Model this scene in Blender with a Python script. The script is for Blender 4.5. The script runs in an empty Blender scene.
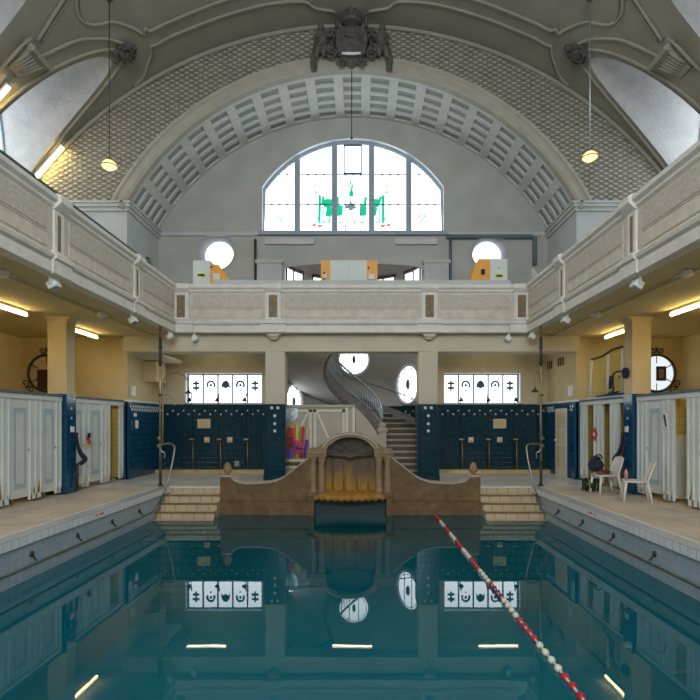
import bpy, bmesh, math, random
from mathutils import Vector, Matrix
random.seed(7)
PI = math.pi
sc = bpy.context.scene
col = sc.collection

# ------------------------------------------------------------------ dimensions (metres, z = 0 on the deck, y = away from the camera)
HW = 4.35        # half width of the pool
BX = 4.6         # gallery front
CX = 6.16        # cabin fronts
RX = 6.05        # half width of the end recess
OX = 8.9         # outer walls
YE = 12.3        # far end of the pool
YN = 2.0         # near end of the pool
YBAL = 13.4      # front of the end gallery
YC = 13.65       # end columns
YF = 13.9        # plane of the big arch
YB = 16.0        # back wall
YR = -6.0        # rear wall
ZW = -0.63       # water
ZU = 3.87        # underside of gallery
ZG = 4.05        # gallery floor
ZS = 7.45        # springing of the arch
VR, VZ = 10.8, 1.48   # main vault radius / centre height
AR, AZ = 6.93, 4.07   # coffered arch radius / centre height
CABZ = 2.13

# ------------------------------------------------------------------ materials
def new_mat(name):
    m = bpy.data.materials.new(name); m.use_nodes = True
    nt = m.node_tree
    b = nt.nodes['Principled BSDF']
    return m, nt, b

def pos_node(nt, obj=False):
    if obj:
        n = nt.nodes.new('ShaderNodeTexCoord'); return n.outputs['Object']
    n = nt.nodes.new('ShaderNodeNewGeometry'); return n.outputs['Position']

def mat(name, c, rough=.6, var=.12, vs=3.0, bump=0.0, bs=40.0, metal=0.0, c2=None, spec=.5, obj=False, detail=4.0):
    m, nt, b = new_mat(name)
    b.inputs['Roughness'].default_value = rough
    b.inputs['Metallic'].default_value = metal
    b.inputs['Specular IOR Level'].default_value = spec
    p = pos_node(nt, obj)
    if var > 0 or c2:
        n = nt.nodes.new('ShaderNodeTexNoise'); n.inputs['Scale'].default_value = vs; n.inputs['Detail'].default_value = detail
        nt.links.new(p, n.inputs['Vector'])
        r = nt.nodes.new('ShaderNodeValToRGB')
        r.color_ramp.elements[0].position = .3; r.color_ramp.elements[1].position = .7
        if c2 is None:
            lo = [max(0, x*(1-var)) for x in c]; hi = [min(1, x*(1+var)) for x in c]
        else:
            lo, hi = c, c2
        r.color_ramp.elements[0].color = (*lo, 1); r.color_ramp.elements[1].color = (*hi, 1)
        nt.links.new(n.outputs['Fac'], r.inputs['Fac']); nt.links.new(r.outputs['Color'], b.inputs['Base Color'])
    else:
        b.inputs['Base Color'].default_value = (*c, 1)
    if bump > 0:
        n2 = nt.nodes.new('ShaderNodeTexNoise'); n2.inputs['Scale'].default_value = bs; n2.inputs['Detail'].default_value = 3
        nt.links.new(p, n2.inputs['Vector'])
        bp = nt.nodes.new('ShaderNodeBump'); bp.inputs['Strength'].default_value = bump; bp.inputs['Distance'].default_value = .03
        nt.links.new(n2.outputs['Fac'], bp.inputs['Height']); nt.links.new(bp.outputs['Normal'], b.inputs['Normal'])
    return m

def tile_mat(name, c1, c2, mortar, w, h, axes, rough=.2, msize=.006, bump=.25, offset=0.0, smooth=.1, var=0.0, dist=.01, bias=0.0):
    m, nt, b = new_mat(name)
    b.inputs['Roughness'].default_value = rough
    p = pos_node(nt)
    s = nt.nodes.new('ShaderNodeSeparateXYZ'); nt.links.new(p, s.inputs[0])
    cmb = nt.nodes.new('ShaderNodeCombineXYZ')
    nt.links.new(s.outputs['XYZ'.index(axes[0].upper())], cmb.inputs[0]); nt.links.new(s.outputs['XYZ'.index(axes[1].upper())], cmb.inputs[1])
    t = nt.nodes.new('ShaderNodeTexBrick'); t.offset = offset; t.squash = 1.0
    t.inputs['Scale'].default_value = 1.0; t.inputs['Mortar Size'].default_value = msize; t.inputs['Mortar Smooth'].default_value = smooth
    t.inputs['Brick Width'].default_value = w; t.inputs['Row Height'].default_value = h; t.inputs['Bias'].default_value = bias
    t.inputs['Color1'].default_value = (*c1, 1); t.inputs['Color2'].default_value = (*c2, 1); t.inputs['Mortar'].default_value = (*mortar, 1)
    nt.links.new(cmb.outputs[0], t.inputs['Vector'])
    out = t.outputs['Color']
    if var > 0:
        n = nt.nodes.new('ShaderNodeTexNoise'); n.inputs['Scale'].default_value = 1.3; n.inputs['Detail'].default_value = 5
        nt.links.new(p, n.inputs['Vector'])
        mr = nt.nodes.new('ShaderNodeMapRange'); mr.inputs['From Min'].default_value = .3; mr.inputs['From Max'].default_value = .7
        mr.inputs['To Min'].default_value = 1-var; mr.inputs['To Max'].default_value = 1+var
        nt.links.new(n.outputs['Fac'], mr.inputs['Value'])
        mx = nt.nodes.new('ShaderNodeMix'); mx.data_type = 'RGBA'; mx.blend_type = 'MULTIPLY'; mx.inputs['Factor'].default_value = 1
        nt.links.new(out, mx.inputs['A']); nt.links.new(mr.outputs[0], mx.inputs['B']); out = mx.outputs['Result']
    nt.links.new(out, b.inputs['Base Color'])
    if bump > 0:
        bp = nt.nodes.new('ShaderNodeBump'); bp.inputs['Strength'].default_value = bump; bp.inputs['Distance'].default_value = dist; bp.invert = True
        nt.links.new(t.outputs['Fac'], bp.inputs['Height']); nt.links.new(bp.outputs['Normal'], b.inputs['Normal'])
    return m

def emit(name, c, s):
    m = bpy.data.materials.new(name); m.use_nodes = True; nt = m.node_tree
    for n in list(nt.nodes): nt.nodes.remove(n)
    o = nt.nodes.new('ShaderNodeOutputMaterial'); e = nt.nodes.new('ShaderNodeEmission')
    e.inputs['Color'].default_value = (*c, 1); e.inputs['Strength'].default_value = s
    nt.links.new(e.outputs[0], o.inputs['Surface'])
    return m

M = {}
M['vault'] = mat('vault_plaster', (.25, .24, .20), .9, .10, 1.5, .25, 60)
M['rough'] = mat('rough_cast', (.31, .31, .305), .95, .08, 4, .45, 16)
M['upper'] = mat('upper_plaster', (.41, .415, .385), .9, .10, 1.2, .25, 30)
M['apse'] = mat('apse_plaster', (.46, .44, .42), .9, .08, 1.5, .15, 30)
M['pier'] = mat('pier_plaster', (.47, .50, .495), .85, .06, 1.5, .1, 30)
M['cream2'] = mat('olive_plaster', (.56, .49, .34), .85, .1, 2)
M['cream'] = mat('cream_plaster', (.66, .545, .31), .8, .08, 1.5, .08, 20)
M['ceil'] = mat('gallery_ceiling', (.62, .51, .27), .85, .06, 1.0)
M['beam'] = mat('beam_plaster', (.58, .53, .42), .85, .06, 2.0)
M['mould'] = mat('moulding', (.28, .27, .225), .85, .08, 3)
M['archring'] = mat('arch_ring', (.36, .345, .29), .85, .08, 3, .1)
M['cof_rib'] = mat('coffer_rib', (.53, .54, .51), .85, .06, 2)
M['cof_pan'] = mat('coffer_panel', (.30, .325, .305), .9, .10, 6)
def diaper_mat():
    m, nt, b = new_mat('diaper_relief'); b.inputs['Roughness'].default_value = .9
    p = pos_node(nt); sp = nt.nodes.new('ShaderNodeSeparateXYZ'); nt.links.new(p, sp.inputs[0])
    def mth(op, a, b_=None):
        n = nt.nodes.new('ShaderNodeMath'); n.operation = op
        for i, x in enumerate((a, b_)):
            if x is None: continue
            if isinstance(x, (int, float)): n.inputs[i].default_value = x
            else: nt.links.new(x, n.inputs[i])
        return n.outputs[0]
    nz = nt.nodes.new('ShaderNodeTexNoise'); nz.inputs['Scale'].default_value = 9; nt.links.new(p, nz.inputs['Vector'])
    u = mth('MULTIPLY', sp.outputs[0], PI/.26); v = mth('MULTIPLY', sp.outputs[2], PI/.14)
    u = mth('ADD', u, mth('MULTIPLY', nz.outputs['Fac'], .9))
    h = mth('MULTIPLY', mth('ABSOLUTE', mth('SINE', mth('ADD', u, v))), mth('ABSOLUTE', mth('SINE', mth('SUBTRACT', u, v))))
    n2 = nt.nodes.new('ShaderNodeTexNoise'); n2.inputs['Scale'].default_value = 5; nt.links.new(p, n2.inputs['Vector'])
    f = mth('ADD', mth('MULTIPLY', h, .75), mth('MULTIPLY', n2.outputs['Fac'], .4))
    r = nt.nodes.new('ShaderNodeValToRGB'); r.color_ramp.elements[0].position = .1; r.color_ramp.elements[1].position = .85
    r.color_ramp.elements[0].color = (.13, .12, .09, 1); r.color_ramp.elements[1].color = (.41, .39, .32, 1)
    nt.links.new(f, r.inputs['Fac']); nt.links.new(r.outputs['Color'], b.inputs['Base Color'])
    bp = nt.nodes.new('ShaderNodeBump'); bp.inputs['Strength'].default_value = 1.0; bp.inputs['Distance'].default_value = .05
    nt.links.new(h, bp.inputs['Height']); nt.links.new(bp.outputs['Normal'], b.inputs['Normal'])
    return m
M['diaper'] = diaper_mat()
M['stone'] = mat('parapet_stone', (.60, .545, .46), .85, .12, 5, .25, 35)
M['stone_r'] = mat('parapet_field', (.54, .485, .41), .95, .16, 22, .35, 60)
M['stone_l'] = mat('parapet_moulding', (.70, .67, .615), .8, .08, 4)
M['strip'] = mat('parapet_strip', (.24, .18, .11), .9, .3, 12, .4, 40)
M['dark_stone'] = mat('carved_stone', (.085, .075, .068), .85, .35, 9, .4, 40)
M['deck'] = tile_mat('deck_slabs', (.62, .53, .42), (.55, .47, .37), (.40, .34, .27), .55, .55, 'xy', .45, .008, .1, .5, .2, .16)
M['deck2'] = tile_mat('end_deck_slabs', (.74, .74, .73), (.67, .68, .68), (.48, .48, .48), .5, .5, 'xy', .25, .006, .08, 0, .2, .12)  # pale slabs, raised further: window reflection is put into the colour
M['curb'] = tile_mat('curb_tiles', (.72, .74, .76), (.66, .69, .72), (.45, .47, .50), .16, .16, 'yz', .3, .008, .2, 0, .2, .05)
M['curbx'] = tile_mat('curb_tiles_end', (.72, .74, .76), (.66, .69, .72), (.45, .47, .50), .16, .16, 'xz', .3, .008, .2, 0, .2, .05)
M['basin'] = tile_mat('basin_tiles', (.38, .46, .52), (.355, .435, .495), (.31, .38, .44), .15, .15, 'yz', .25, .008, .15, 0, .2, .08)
M['basinx'] = tile_mat('basin_tiles_end', (.15, .62, .76), (.148, .61, .75), (.14, .59, .72), .15, .15, 'xz', .25, .008, .15, 0, .2, .08)
M['basinf'] = tile_mat('basin_tiles_floor', (.09, .64, .78), (.088, .63, .77), (.08, .59, .72), .15, .15, 'xy', .3, .008, .1, 0, .2, .08)
M['blue'] = tile_mat('blue_tiles', (.003, .038, .060), (.0025, .029, .047), (.002, .013, .02), .15, .15, 'xz', .16, .006, .3, 0, .2, .1)
M['bluey'] = tile_mat('blue_tiles_side', (.006, .075, .16), (.005, .058, .13), (.004, .03, .06), .30, .15, 'yz', .16, .006, .3, .5, .2, .1)  # same tile as the end wall; bluer reflected light put into its colour
M['dot'] = mat('pale_tile', (.55, .66, .64), .3, .1, 20)
M['whitetile'] = mat('white_tile_band', (.72, .80, .84), .3, .05, 10)
M['yellowtile'] = tile_mat('yellow_tiles', (.62, .50, .16), (.58, .46, .14), (.36, .28, .10), .15, .15, 'yz', .3, .006, .2, 0, .2, .08)
M['yellowtilex'] = tile_mat('yellow_tiles_partition', (.62, .50, .16), (.58, .46, .14), (.36, .28, .10), .15, .15, 'xz', .3, .006, .2, 0, .2, .08)
M['ochre'] = mat('ochre_tile', (.50, .38, .14), .5, .2, 4)
M['step'] = tile_mat('step_tiles', (.53, .43, .29), (.48, .385, .26), (.20, .15, .085), .25, .158, 'xz', .4, .008, .2, 0, .2, .1)
M['nosing'] = mat('step_nosing', (.20, .115, .045), .5, .3, 10)
M['cabin'] = mat('cabin_paint', (.66, .70, .67), .5, .06, 2.5)
M['cabin_b'] = mat('cabin_inset_paint', (.40, .51, .55), .5, .06, 2.5)
M['cabin_top'] = mat('cabin_coping', (.10, .15, .17), .6, .1, 4)
M['rust'] = mat('rust_stain', (.33, .21, .10), .9, .3, 12)
M['fount'] = mat('fountain_stone', (.13, .072, .03), .75, .0, 5, .35, 40, c2=(.22, .13, .058))
def fstain_mat():
    m, nt, b = new_mat('fountain_stone_limescale'); b.inputs['Roughness'].default_value = .75
    p = pos_node(nt); sp = nt.nodes.new('ShaderNodeSeparateXYZ'); nt.links.new(p, sp.inputs[0])
    mp = nt.nodes.new('ShaderNodeMapping'); mp.inputs['Scale'].default_value = (9, 9, 1.2); nt.links.new(p, mp.inputs['Vector'])
    n = nt.nodes.new('ShaderNodeTexNoise'); n.inputs['Scale'].default_value = 1; n.inputs['Detail'].default_value = 4; nt.links.new(mp.outputs[0], n.inputs['Vector'])
    ad = nt.nodes.new('ShaderNodeMath'); ad.operation = 'MULTIPLY_ADD'; nt.links.new(n.outputs['Fac'], ad.inputs[0]); ad.inputs[1].default_value = -.9; nt.links.new(sp.outputs[2], ad.inputs[2])
    mr = nt.nodes.new('ShaderNodeMapRange'); mr.inputs['From Min'].default_value = -.42; mr.inputs['From Max'].default_value = .0; mr.inputs['To Min'].default_value = 1; mr.inputs['To Max'].default_value = 0
    nt.links.new(ad.outputs[0], mr.inputs['Value'])
    mx = nt.nodes.new('ShaderNodeMix'); mx.data_type = 'RGBA'; mx.inputs['A'].default_value = (.14, .095, .055, 1); mx.inputs['B'].default_value = (.38, .20, .035, 1)
    nt.links.new(mr.outputs[0], mx.inputs['Factor']); nt.links.new(mx.outputs['Result'], b.inputs['Base Color'])
    return m
M['fstain'] = fstain_mat()
M['fount2'] = mat('fountain_stone_brightened', (.22, .145, .075), .75, .0, 5, .3, 40, c2=(.36, .25, .14))  # same stone raised in tone, light put into the colour against deep shading
M['void_dark'] = mat('void_shade_stone', (.022, .038, .042), .4, .2, 6)  # void under the basin: its shade and teal reflection put into the colour
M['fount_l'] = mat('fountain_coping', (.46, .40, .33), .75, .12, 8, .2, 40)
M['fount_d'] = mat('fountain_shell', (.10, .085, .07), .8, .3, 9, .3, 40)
M['mineral'] = mat('mineral_crust', (.33, .145, .018), .7, .0, 9, .7, 35, c2=(.52, .27, .045))
M['steel'] = mat('steel', (.30, .28, .235), .35, .05, 5, metal=1)
M['brass'] = mat('aged_brass', (.38, .29, .17), .45, .25, 8, metal=.8)
M['brass_d'] = mat('dark_pipe', (.05, .05, .045), .5, .2, 8, metal=.4)
M['chrome'] = mat('chrome', (.5, .5, .48), .3, .0, 5, metal=1)
M['dgreen'] = mat('dark_green_cover', (.03, .075, .06), .6, .3, 12)
M['black'] = mat('black_plastic', (.012, .013, .016), .45, .1, 5)
M['iron'] = mat('wrought_iron', (.06, .035, .02), .6, .2, 8)
M['white'] = mat('white_paint', (.78, .80, .80), .45, .04, 4)
M['plastic'] = mat('white_plastic', (.72, .68, .62), .4, .06, 6)
M['orange'] = mat('orange_paint', (.80, .36, .04), .45, .06, 4)
M['cabinet'] = mat('pale_cabinet', (.60, .64, .60), .5, .04, 3)
M['doorpaint'] = mat('ivory_door_paint', (.70, .67, .55), .5, .06, 3)
M['cream_paint'] = mat('cream_door_paint', (.44, .41, .31), .5, .08, 3)
M['winframe'] = mat('window_frame_paint', (.30, .37, .43), .6, .05, 4)
M['winwhite'] = mat('window_reveal', (.70, .74, .78), .6, .04, 4)
M['rreveal'] = mat('round_window_reveal', (.36, .38, .40), .7, .04, 4)
M['brownframe'] = mat('brown_window_frame', (.10, .05, .03), .6, .15, 6)
M['lead'] = mat('lead_line', (.10, .11, .13), .6, .1, 6)
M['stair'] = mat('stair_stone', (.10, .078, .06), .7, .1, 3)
M['tread'] = mat('stair_tread_lit', (.36, .32, .28), .5, .1, 3)  # treads lightened against the risers: light they reflect is put into the colour
M['stair_g'] = mat('stair_string_stone', (.17, .16, .155), .75, .2, 7, .2, 30)
M['rail_iron'] = mat('balustrade_metal', (.42, .48, .53), .35, .1, 7, metal=.7)
M['red'] = mat('red_plastic', (.52, .02, .03), .35, .15, 9)
M['pearl'] = mat('ivory_plastic', (.72, .68, .55), .35, .1, 9)
M['purple'] = mat('dark_red_plastic', (.16, .02, .06), .35, .15, 9)
M['rope'] = mat('rope_cord', (.55, .52, .45), .7, .1, 9)
M['navy'] = mat('navy_fabric', (.012, .018, .045), .8, .25, 12)
M['maroon'] = mat('maroon_cloth', (.20, .012, .022), .9, .2, 12)
M['lime'] = mat('reflective_lime', (.55, .70, .08), .5, .05, 5)
M['pink'] = mat('pink_foam', (.75, .06, .30), .7, .1, 9)
M['yellow'] = mat('yellow_foam', (.85, .55, .02), .7, .1, 9)
M['green'] = mat('green_foam', (.04, .42, .26), .7, .1, 9)
M['violet'] = mat('violet_foam', (.16, .05, .32), .7, .1, 9)
M['redfoam'] = mat('red_foam', (.62, .03, .03), .7, .1, 9)
M['bluemat'] = mat('blue_foam', (.03, .10, .28), .7, .1, 9)
M['net'] = mat('goal_net_cord', (.52, .58, .16), .8, .1, 9)
M['netw'] = mat('white_net_cord', (.62, .62, .52), .8, .1, 9)
M['sign'] = mat('tan_sign', (.58, .48, .32), .5, .15, 30)
M['paper'] = mat('paper', (.78, .78, .74), .7, .03, 9)
M['sand'] = mat('soap_dish_ceramic', (.66, .56, .36), .4, .05, 9)
M['glassbottle'] = mat('pink_bottle', (.55, .28, .30), .3, .1, 9)
M['mirror'] = mat('mirror_glass', (.9, .9, .9), .03, .0, 1, metal=1)
M['innerpane'] = emit('lit_inner_pane', (.86, .93, .97), .62)
M['bulbglass'] = emit('lamp_bowl_glow', (1, .68, .30), 1.3)
M['tube'] = emit('fluorescent_tube', (1, .77, .34), 14)
M['tubev'] = emit('fluorescent_tube_vault', (1, .72, .26), 32)
M['tubew'] = emit('fluorescent_tube_pale', (1, .84, .55), 9)
M['day'] = emit('daylight_pane', (.88, .95, 1.0), 1.9)
M['dayround'] = emit('daylight_round_pane', (.90, .95, 1.0), 1.5)
M['daylow'] = emit('daylight_pane_frosted', (.88, .95, 1.0), 2.0)
M['daybig'] = emit('daylight_side_window', (.86, .93, 1.0), 4.6)
M['rear_fill'] = emit('rear_fill_glow', (.90, .95, 1.0), 8.0)
M['g_green'] = emit('green_stained_glass', (.01, .50, .27), .8)
M['g_teal'] = emit('teal_stained_glass', (.10, .62, .60), 1.0)
M['g_orange'] = emit('orange_stained_glass', (1.0, .55, .18), 1.0)
M['g_red'] = emit('red_stained_glass', (.75, .16, .08), .9)
M['g_pale'] = emit('pale_pink_stained_glass', (1.0, .82, .78), 1.0)
M['g_grey'] = emit('grey_stained_glass', (.20, .26, .30), .7)
M['emblem'] = emit('painted_glass_emblem', (.08, .11, .13), .3)

# water: fresnel mirror over a clear teal body
def water_mat():
    m = bpy.data.materials.new('pool_water'); m.use_nodes = True; nt = m.node_tree
    for n in list(nt.nodes): nt.nodes.remove(n)
    o = nt.nodes.new('ShaderNodeOutputMaterial')
    fr = nt.nodes.new('ShaderNodeFresnel'); fr.inputs['IOR'].default_value = 1.37
    gl = nt.nodes.new('ShaderNodeBsdfGlossy'); gl.inputs['Roughness'].default_value = .0; gl.inputs['Color'].default_value = (.95, .98, 1, 1)
    tr = nt.nodes.new('ShaderNodeBsdfTransparent'); tr.inputs['Color'].default_value = (.14, .86, .97, 1)
    mx = nt.nodes.new('ShaderNodeMixShader')
    n = nt.nodes.new('ShaderNodeTexNoise'); n.inputs['Scale'].default_value = 1.6; n.inputs['Detail'].default_value = 2
    p = pos_node(nt); nt.links.new(p, n.inputs['Vector'])
    bp = nt.nodes.new('ShaderNodeBump'); bp.inputs['Strength'].default_value = .006; bp.inputs['Distance'].default_value = .05
    nt.links.new(n.outputs['Fac'], bp.inputs['Height'])
    nt.links.new(bp.outputs[0], gl.inputs['Normal']); nt.links.new(bp.outputs[0], fr.inputs['Normal'])
    df = nt.nodes.new('ShaderNodeBsdfDiffuse'); df.inputs['Color'].default_value = (.001, .31, .43, 1)
    bd = nt.nodes.new('ShaderNodeMixShader'); bd.inputs[0].default_value = .24
    nt.links.new(tr.outputs[0], bd.inputs[1]); nt.links.new(df.outputs[0], bd.inputs[2])
    nt.links.new(fr.outputs[0], mx.inputs[0]); nt.links.new(bd.outputs[0], mx.inputs[1]); nt.links.new(gl.outputs[0], mx.inputs[2])
    nt.links.new(mx.outputs[0], o.inputs['Surface'])
    return m
M['water'] = water_mat()

def clear_mat():
    m, nt, b = new_mat('clear_acrylic')
    b.inputs['Base Color'].default_value = (.75, .82, .86, 1); b.inputs['Roughness'].default_value = .1; b.inputs['Alpha'].default_value = .55
    return m
M['clear'] = clear_mat()

# ------------------------------------------------------------------ mesh builder
class MB:
    def __init__(s): s.b = bmesh.new()
    def v(s, p): return s.b.verts.new(p)
    def face(s, pts, mi=0, smooth=False):
        try:
            f = s.b.faces.new([s.b.verts.new(p) for p in pts]); f.material_index = mi; f.smooth = smooth; return f
        except ValueError: return None
    def box(s, x0, x1, y0, y1, z0, z1, mi=0):
        x0, x1 = sorted((x0, x1)); y0, y1 = sorted((y0, y1)); z0, z1 = sorted((z0, z1))
        p = [s.v((x, y, z)) for z in (z0, z1) for y in (y0, y1) for x in (x0, x1)]
        for q in ((0,2,3,1),(4,5,7,6),(0,1,5,4),(2,6,7,3),(0,4,6,2),(1,3,7,5)):
            f = s.b.faces.new([p[i] for i in q]); f.material_index = mi
        return s
    def obox(s, c, size, rot, mi=0):
        c = Vector(c); h = Vector(size)/2
        p = [s.v(c + rot @ Vector((x*h.x, y*h.y, z*h.z))) for z in (-1, 1) for y in (-1, 1) for x in (-1, 1)]
        for q in ((0,2,3,1),(4,5,7,6),(0,1,5,4),(2,6,7,3),(0,4,6,2),(1,3,7,5)):
            f = s.b.faces.new([p[i] for i in q]); f.material_index = mi
        return s
    def tube(s, pts, r, n=8, closed=False, mi=0, cap=True):
        pts = [Vector(p) for p in pts]; N = len(pts)
        rr = r if isinstance(r, (list, tuple)) else [r]*N
        rings = []; up = None
        for i, p in enumerate(pts):
            if closed: t = pts[(i+1) % N] - pts[i-1]
            else: t = pts[min(i+1, N-1)] - pts[max(i-1, 0)]
            if t.length < 1e-9: t = Vector((0, 0, 1))
            t.normalize()
            if up is None:
                up = Vector((0, 0, 1)) if abs(t.z) < .9 else Vector((1, 0, 0))
            up = (up - t*up.dot(t))
            if up.length < 1e-6: up = t.orthogonal()
            up.normalize(); sd = t.cross(up)
            rings.append([s.v(p + (up*math.cos(2*PI*k/n) + sd*math.sin(2*PI*k/n))*rr[i]) for k in range(n)])
        for i in range(N if closed else N-1):
            a, b = rings[i], rings[(i+1) % N]
            for k in range(n):
                f = s.b.faces.new((a[k], a[(k+1) % n], b[(k+1) % n], b[k])); f.smooth = True; f.material_index = mi
        if cap and not closed:
            f = s.b.faces.new(rings[0][::-1]); f.material_index = mi
            f = s.b.faces.new(rings[-1]); f.material_index = mi
        return s
    def lathe(s, prof, c=(0,0,0), n=20, rot=None, mi=0, a0=0, a1=2*PI):
        c = Vector(c); full = abs(a1-a0-2*PI) < 1e-6
        m = n if full else n+1
        rings = []
        for r, z in prof:
            ring = []
            for k in range(m):
                a = a0 + (a1-a0)*k/n
                q = Vector((r*math.cos(a), r*math.sin(a), z))
                if rot: q = rot @ q
                ring.append(s.v(c+q))
            rings.append(ring)
        for i in range(len(rings)-1):
            for k in range(n):
                k2 = (k+1) % m
                try:
                    f = s.b.faces.new((rings[i][k], rings[i][k2], rings[i+1][k2], rings[i+1][k])); f.smooth = True; f.material_index = mi
                except ValueError: pass
        return s
    def sphere(s, c, r, sx=1, sy=1, sz=1, n=12, m=8, rot=None, mi=0):
        prof = [(math.sin(PI*i/m), -math.cos(PI*i/m)) for i in range(m+1)]
        prof[0] = (1e-4, -1); prof[-1] = (1e-4, 1)
        R = Matrix.Diagonal((r*sx, r*sy, r*sz))
        if rot: R = rot @ R
        return s.lathe(prof, c, n, R, mi)
    def prism(s, poly, fn, d0, d1, mi=0, smooth=False):
        """extrude a 2-d outline: fn(u, v, d) -> point"""
        a = [s.v(fn(u, v, d0)) for u, v in poly]; b = [s.v(fn(u, v, d1)) for u, v in poly]; n = len(poly)
        f = s.b.faces.new(a[::-1]); f.material_index = mi
        f = s.b.faces.new(b); f.material_index = mi
        for i in range(n):
            f = s.b.faces.new((a[i], a[(i+1) % n], b[(i+1) % n], b[i])); f.material_index = mi; f.smooth = smooth
        return s
    def grid(s, fn, nu, nv, mi=0, smooth=True):
        V = [[s.v(fn(i/nu, j/nv)) for j in range(nv+1)] for i in range(nu+1)]
        for i in range(nu):
            for j in range(nv):
                f = s.b.faces.new((V[i][j], V[i+1][j], V[i+1][j+1], V[i][j+1])); f.smooth = smooth; f.material_index = mi
        return s
    def strip(s, us, fn, mp, mi=0, smooth=False):
        """wall with openings: fn(u) -> list of (v0, v1) intervals, the same number for every u"""
        for a, b in zip(us, us[1:]):
            for (p0, p1), (q0, q1) in zip(fn(a), fn(b)):
                if p1-p0 < 1e-5 and q1-q0 < 1e-5: continue
                s.face([mp(a, p0), mp(b, q0), mp(b, q1), mp(a, p1)], mi, smooth)
        return s
    def build(s, name, m=None, parent=None, local=False, norm=True, bevel=0.0, remesh=0.0, weld=True):
        if weld: bmesh.ops.remove_doubles(s.b, verts=s.b.verts, dist=1e-5)
        bmesh.ops.dissolve_degenerate(s.b, edges=s.b.edges, dist=1e-6)
        if norm: bmesh.ops.recalc_face_normals(s.b, faces=s.b.faces)
        me = bpy.data.meshes.new(name)
        o = bpy.data.objects.new(name, me); col.objects.link(o)
        if parent is not None:
            o.parent = parent
            if not local:
                off = world_off(parent)
                bmesh.ops.translate(s.b, verts=s.b.verts, vec=-off)
        s.b.to_mesh(me); s.b.free()
        for x in (m if isinstance(m, (list, tuple)) else [m]):
            if x: me.materials.append(x)
        if remesh:
            r = o.modifiers.new('remesh', 'REMESH'); r.mode = 'VOXEL'; r.voxel_size = remesh; r.use_smooth_shade = True
        if bevel:
            r = o.modifiers.new('bevel', 'BEVEL'); r.width = bevel; r.segments = 2; r.limit_method = 'ANGLE'
        return o

def world_off(o):
    v = Vector((0, 0, 0))
    while o: v = v + o.location; o = o.parent
    return v

def thing(name, label, cat, loc=(0, 0, 0), group=None):
    o = bpy.data.objects.new(name, None); col.objects.link(o)
    o.location = loc; o['label'] = label; o['category'] = cat; o.empty_display_size = .1
    if group: o['group'] = group
    return o
def tag(o, label, cat, group=None):
    o['label'] = label; o['category'] = cat
    if group: o['group'] = group
    return o
def struct(o, label=None, cat=None):
    o['kind'] = 'structure'
    if label: o['label'] = label
    if cat: o['category'] = cat
    return o
def sroot(name, label, cat, loc=(0, 0, 0)):
    return struct(thing(name, label, cat, loc))
def copy_tree(o, parent=None):
    c = o.copy(); col.objects.link(c)
    if parent is not None: c.parent = parent
    for ch in list(o.children): copy_tree(ch, c)
    return c
def lin(a, b, n): return [a + (b-a)*i/n for i in range(n+1)]
def one(m=None): return MB()

# ================================================================== SHELL
# --- decks
for s, nm in ((-1, 'left'), (1, 'right')):
    mb = MB(); mb.box(s*(HW+.22), s*OX, YN, YE, -.12, 0)
    struct(mb.build('floor_'+nm, M['deck']), 'beige slab deck along the %s side of the pool' % nm, 'floor')
mb = MB(); mb.box(-OX, OX, YE+.0, 18.6, -.12, 0)
struct(mb.build('floor_end', M['deck2']), 'pale slab deck behind the fountain', 'floor')
mb = MB(); mb.box(-OX, OX, YR, YN, -.12, 0)
struct(mb.build('floor_near', M['deck']), 'slab deck at the near end of the pool', 'floor')
# --- curb bands with a tiled face over the pool edge
for s, nm in ((-1, 'left'), (1, 'right')):
    r = sroot('trim_curb_'+nm, 'white tiled curb along the %s edge of the pool' % nm, 'pool curb', (s*HW, YN, 0))
    mb = MB(); mb.box(s*(HW-.035), s*(HW+.22), YN, YE, -.125, .004); mb.build('curb_band', M['curb'], r)
    mb = MB(); mb.box(s*(HW+.20), s*(HW+.26), YN, YE, .0, .008); mb.build('edge_line', M['stone_l'], r)
mb = MB(); mb.box(-HW, -3.05, YE-.02, YE+.16, -.02, .006); mb.box(3.05, HW, YE-.02, YE+.16, -.02, .006)
struct(mb.build('trim_end', M['stone_l']), 'pale edging strip at the top of the pool steps', 'pool edging')
# --- basin
for s, nm in ((-1, 'left'), (1, 'right')):
    mb = MB(); mb.box(s*(HW+.02), s*(HW+.3), YN-.1, YE+.1, -2.5, -.12); mb.box(s*(HW-.14), s*(HW+.1), YN, YE, -2.5, -1.02)
    struct(mb.build('wall_pool_'+nm, M['basin']), 'blue grey tiled side wall of the basin, %s of the lane line' % nm, 'pool wall')
mb = MB(); mb.box(-HW-.3, HW+.3, YE+.22, YE+.4, -2.5, -.125)
struct(mb.build('wall_pool_end', M['basinx']), 'tiled end wall of the basin behind the fountain', 'pool wall')
mb = MB(); mb.box(-HW-.3, HW+.3, YN-.3, YN, -2.5, -.12)
struct(mb.build('wall_pool_near', M['basinx']), 'tiled near wall of the basin', 'pool wall')
mb = MB(); mb.box(-HW-.3, HW+.3, YN-.3, YE+.4, -2.6, -2.45)
struct(mb.build('floor_pool', M['basinf']), 'teal tiled bottom of the pool', 'pool floor')
mb = MB(); mb.face([(-HW-.02, YN, ZW), (HW+.02, YN, ZW), (HW+.02, YE+.02, ZW), (-HW-.02, YE+.02, ZW)])
struct(mb.build('water', M['water']), 'still teal water filling the pool', 'water')

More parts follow.
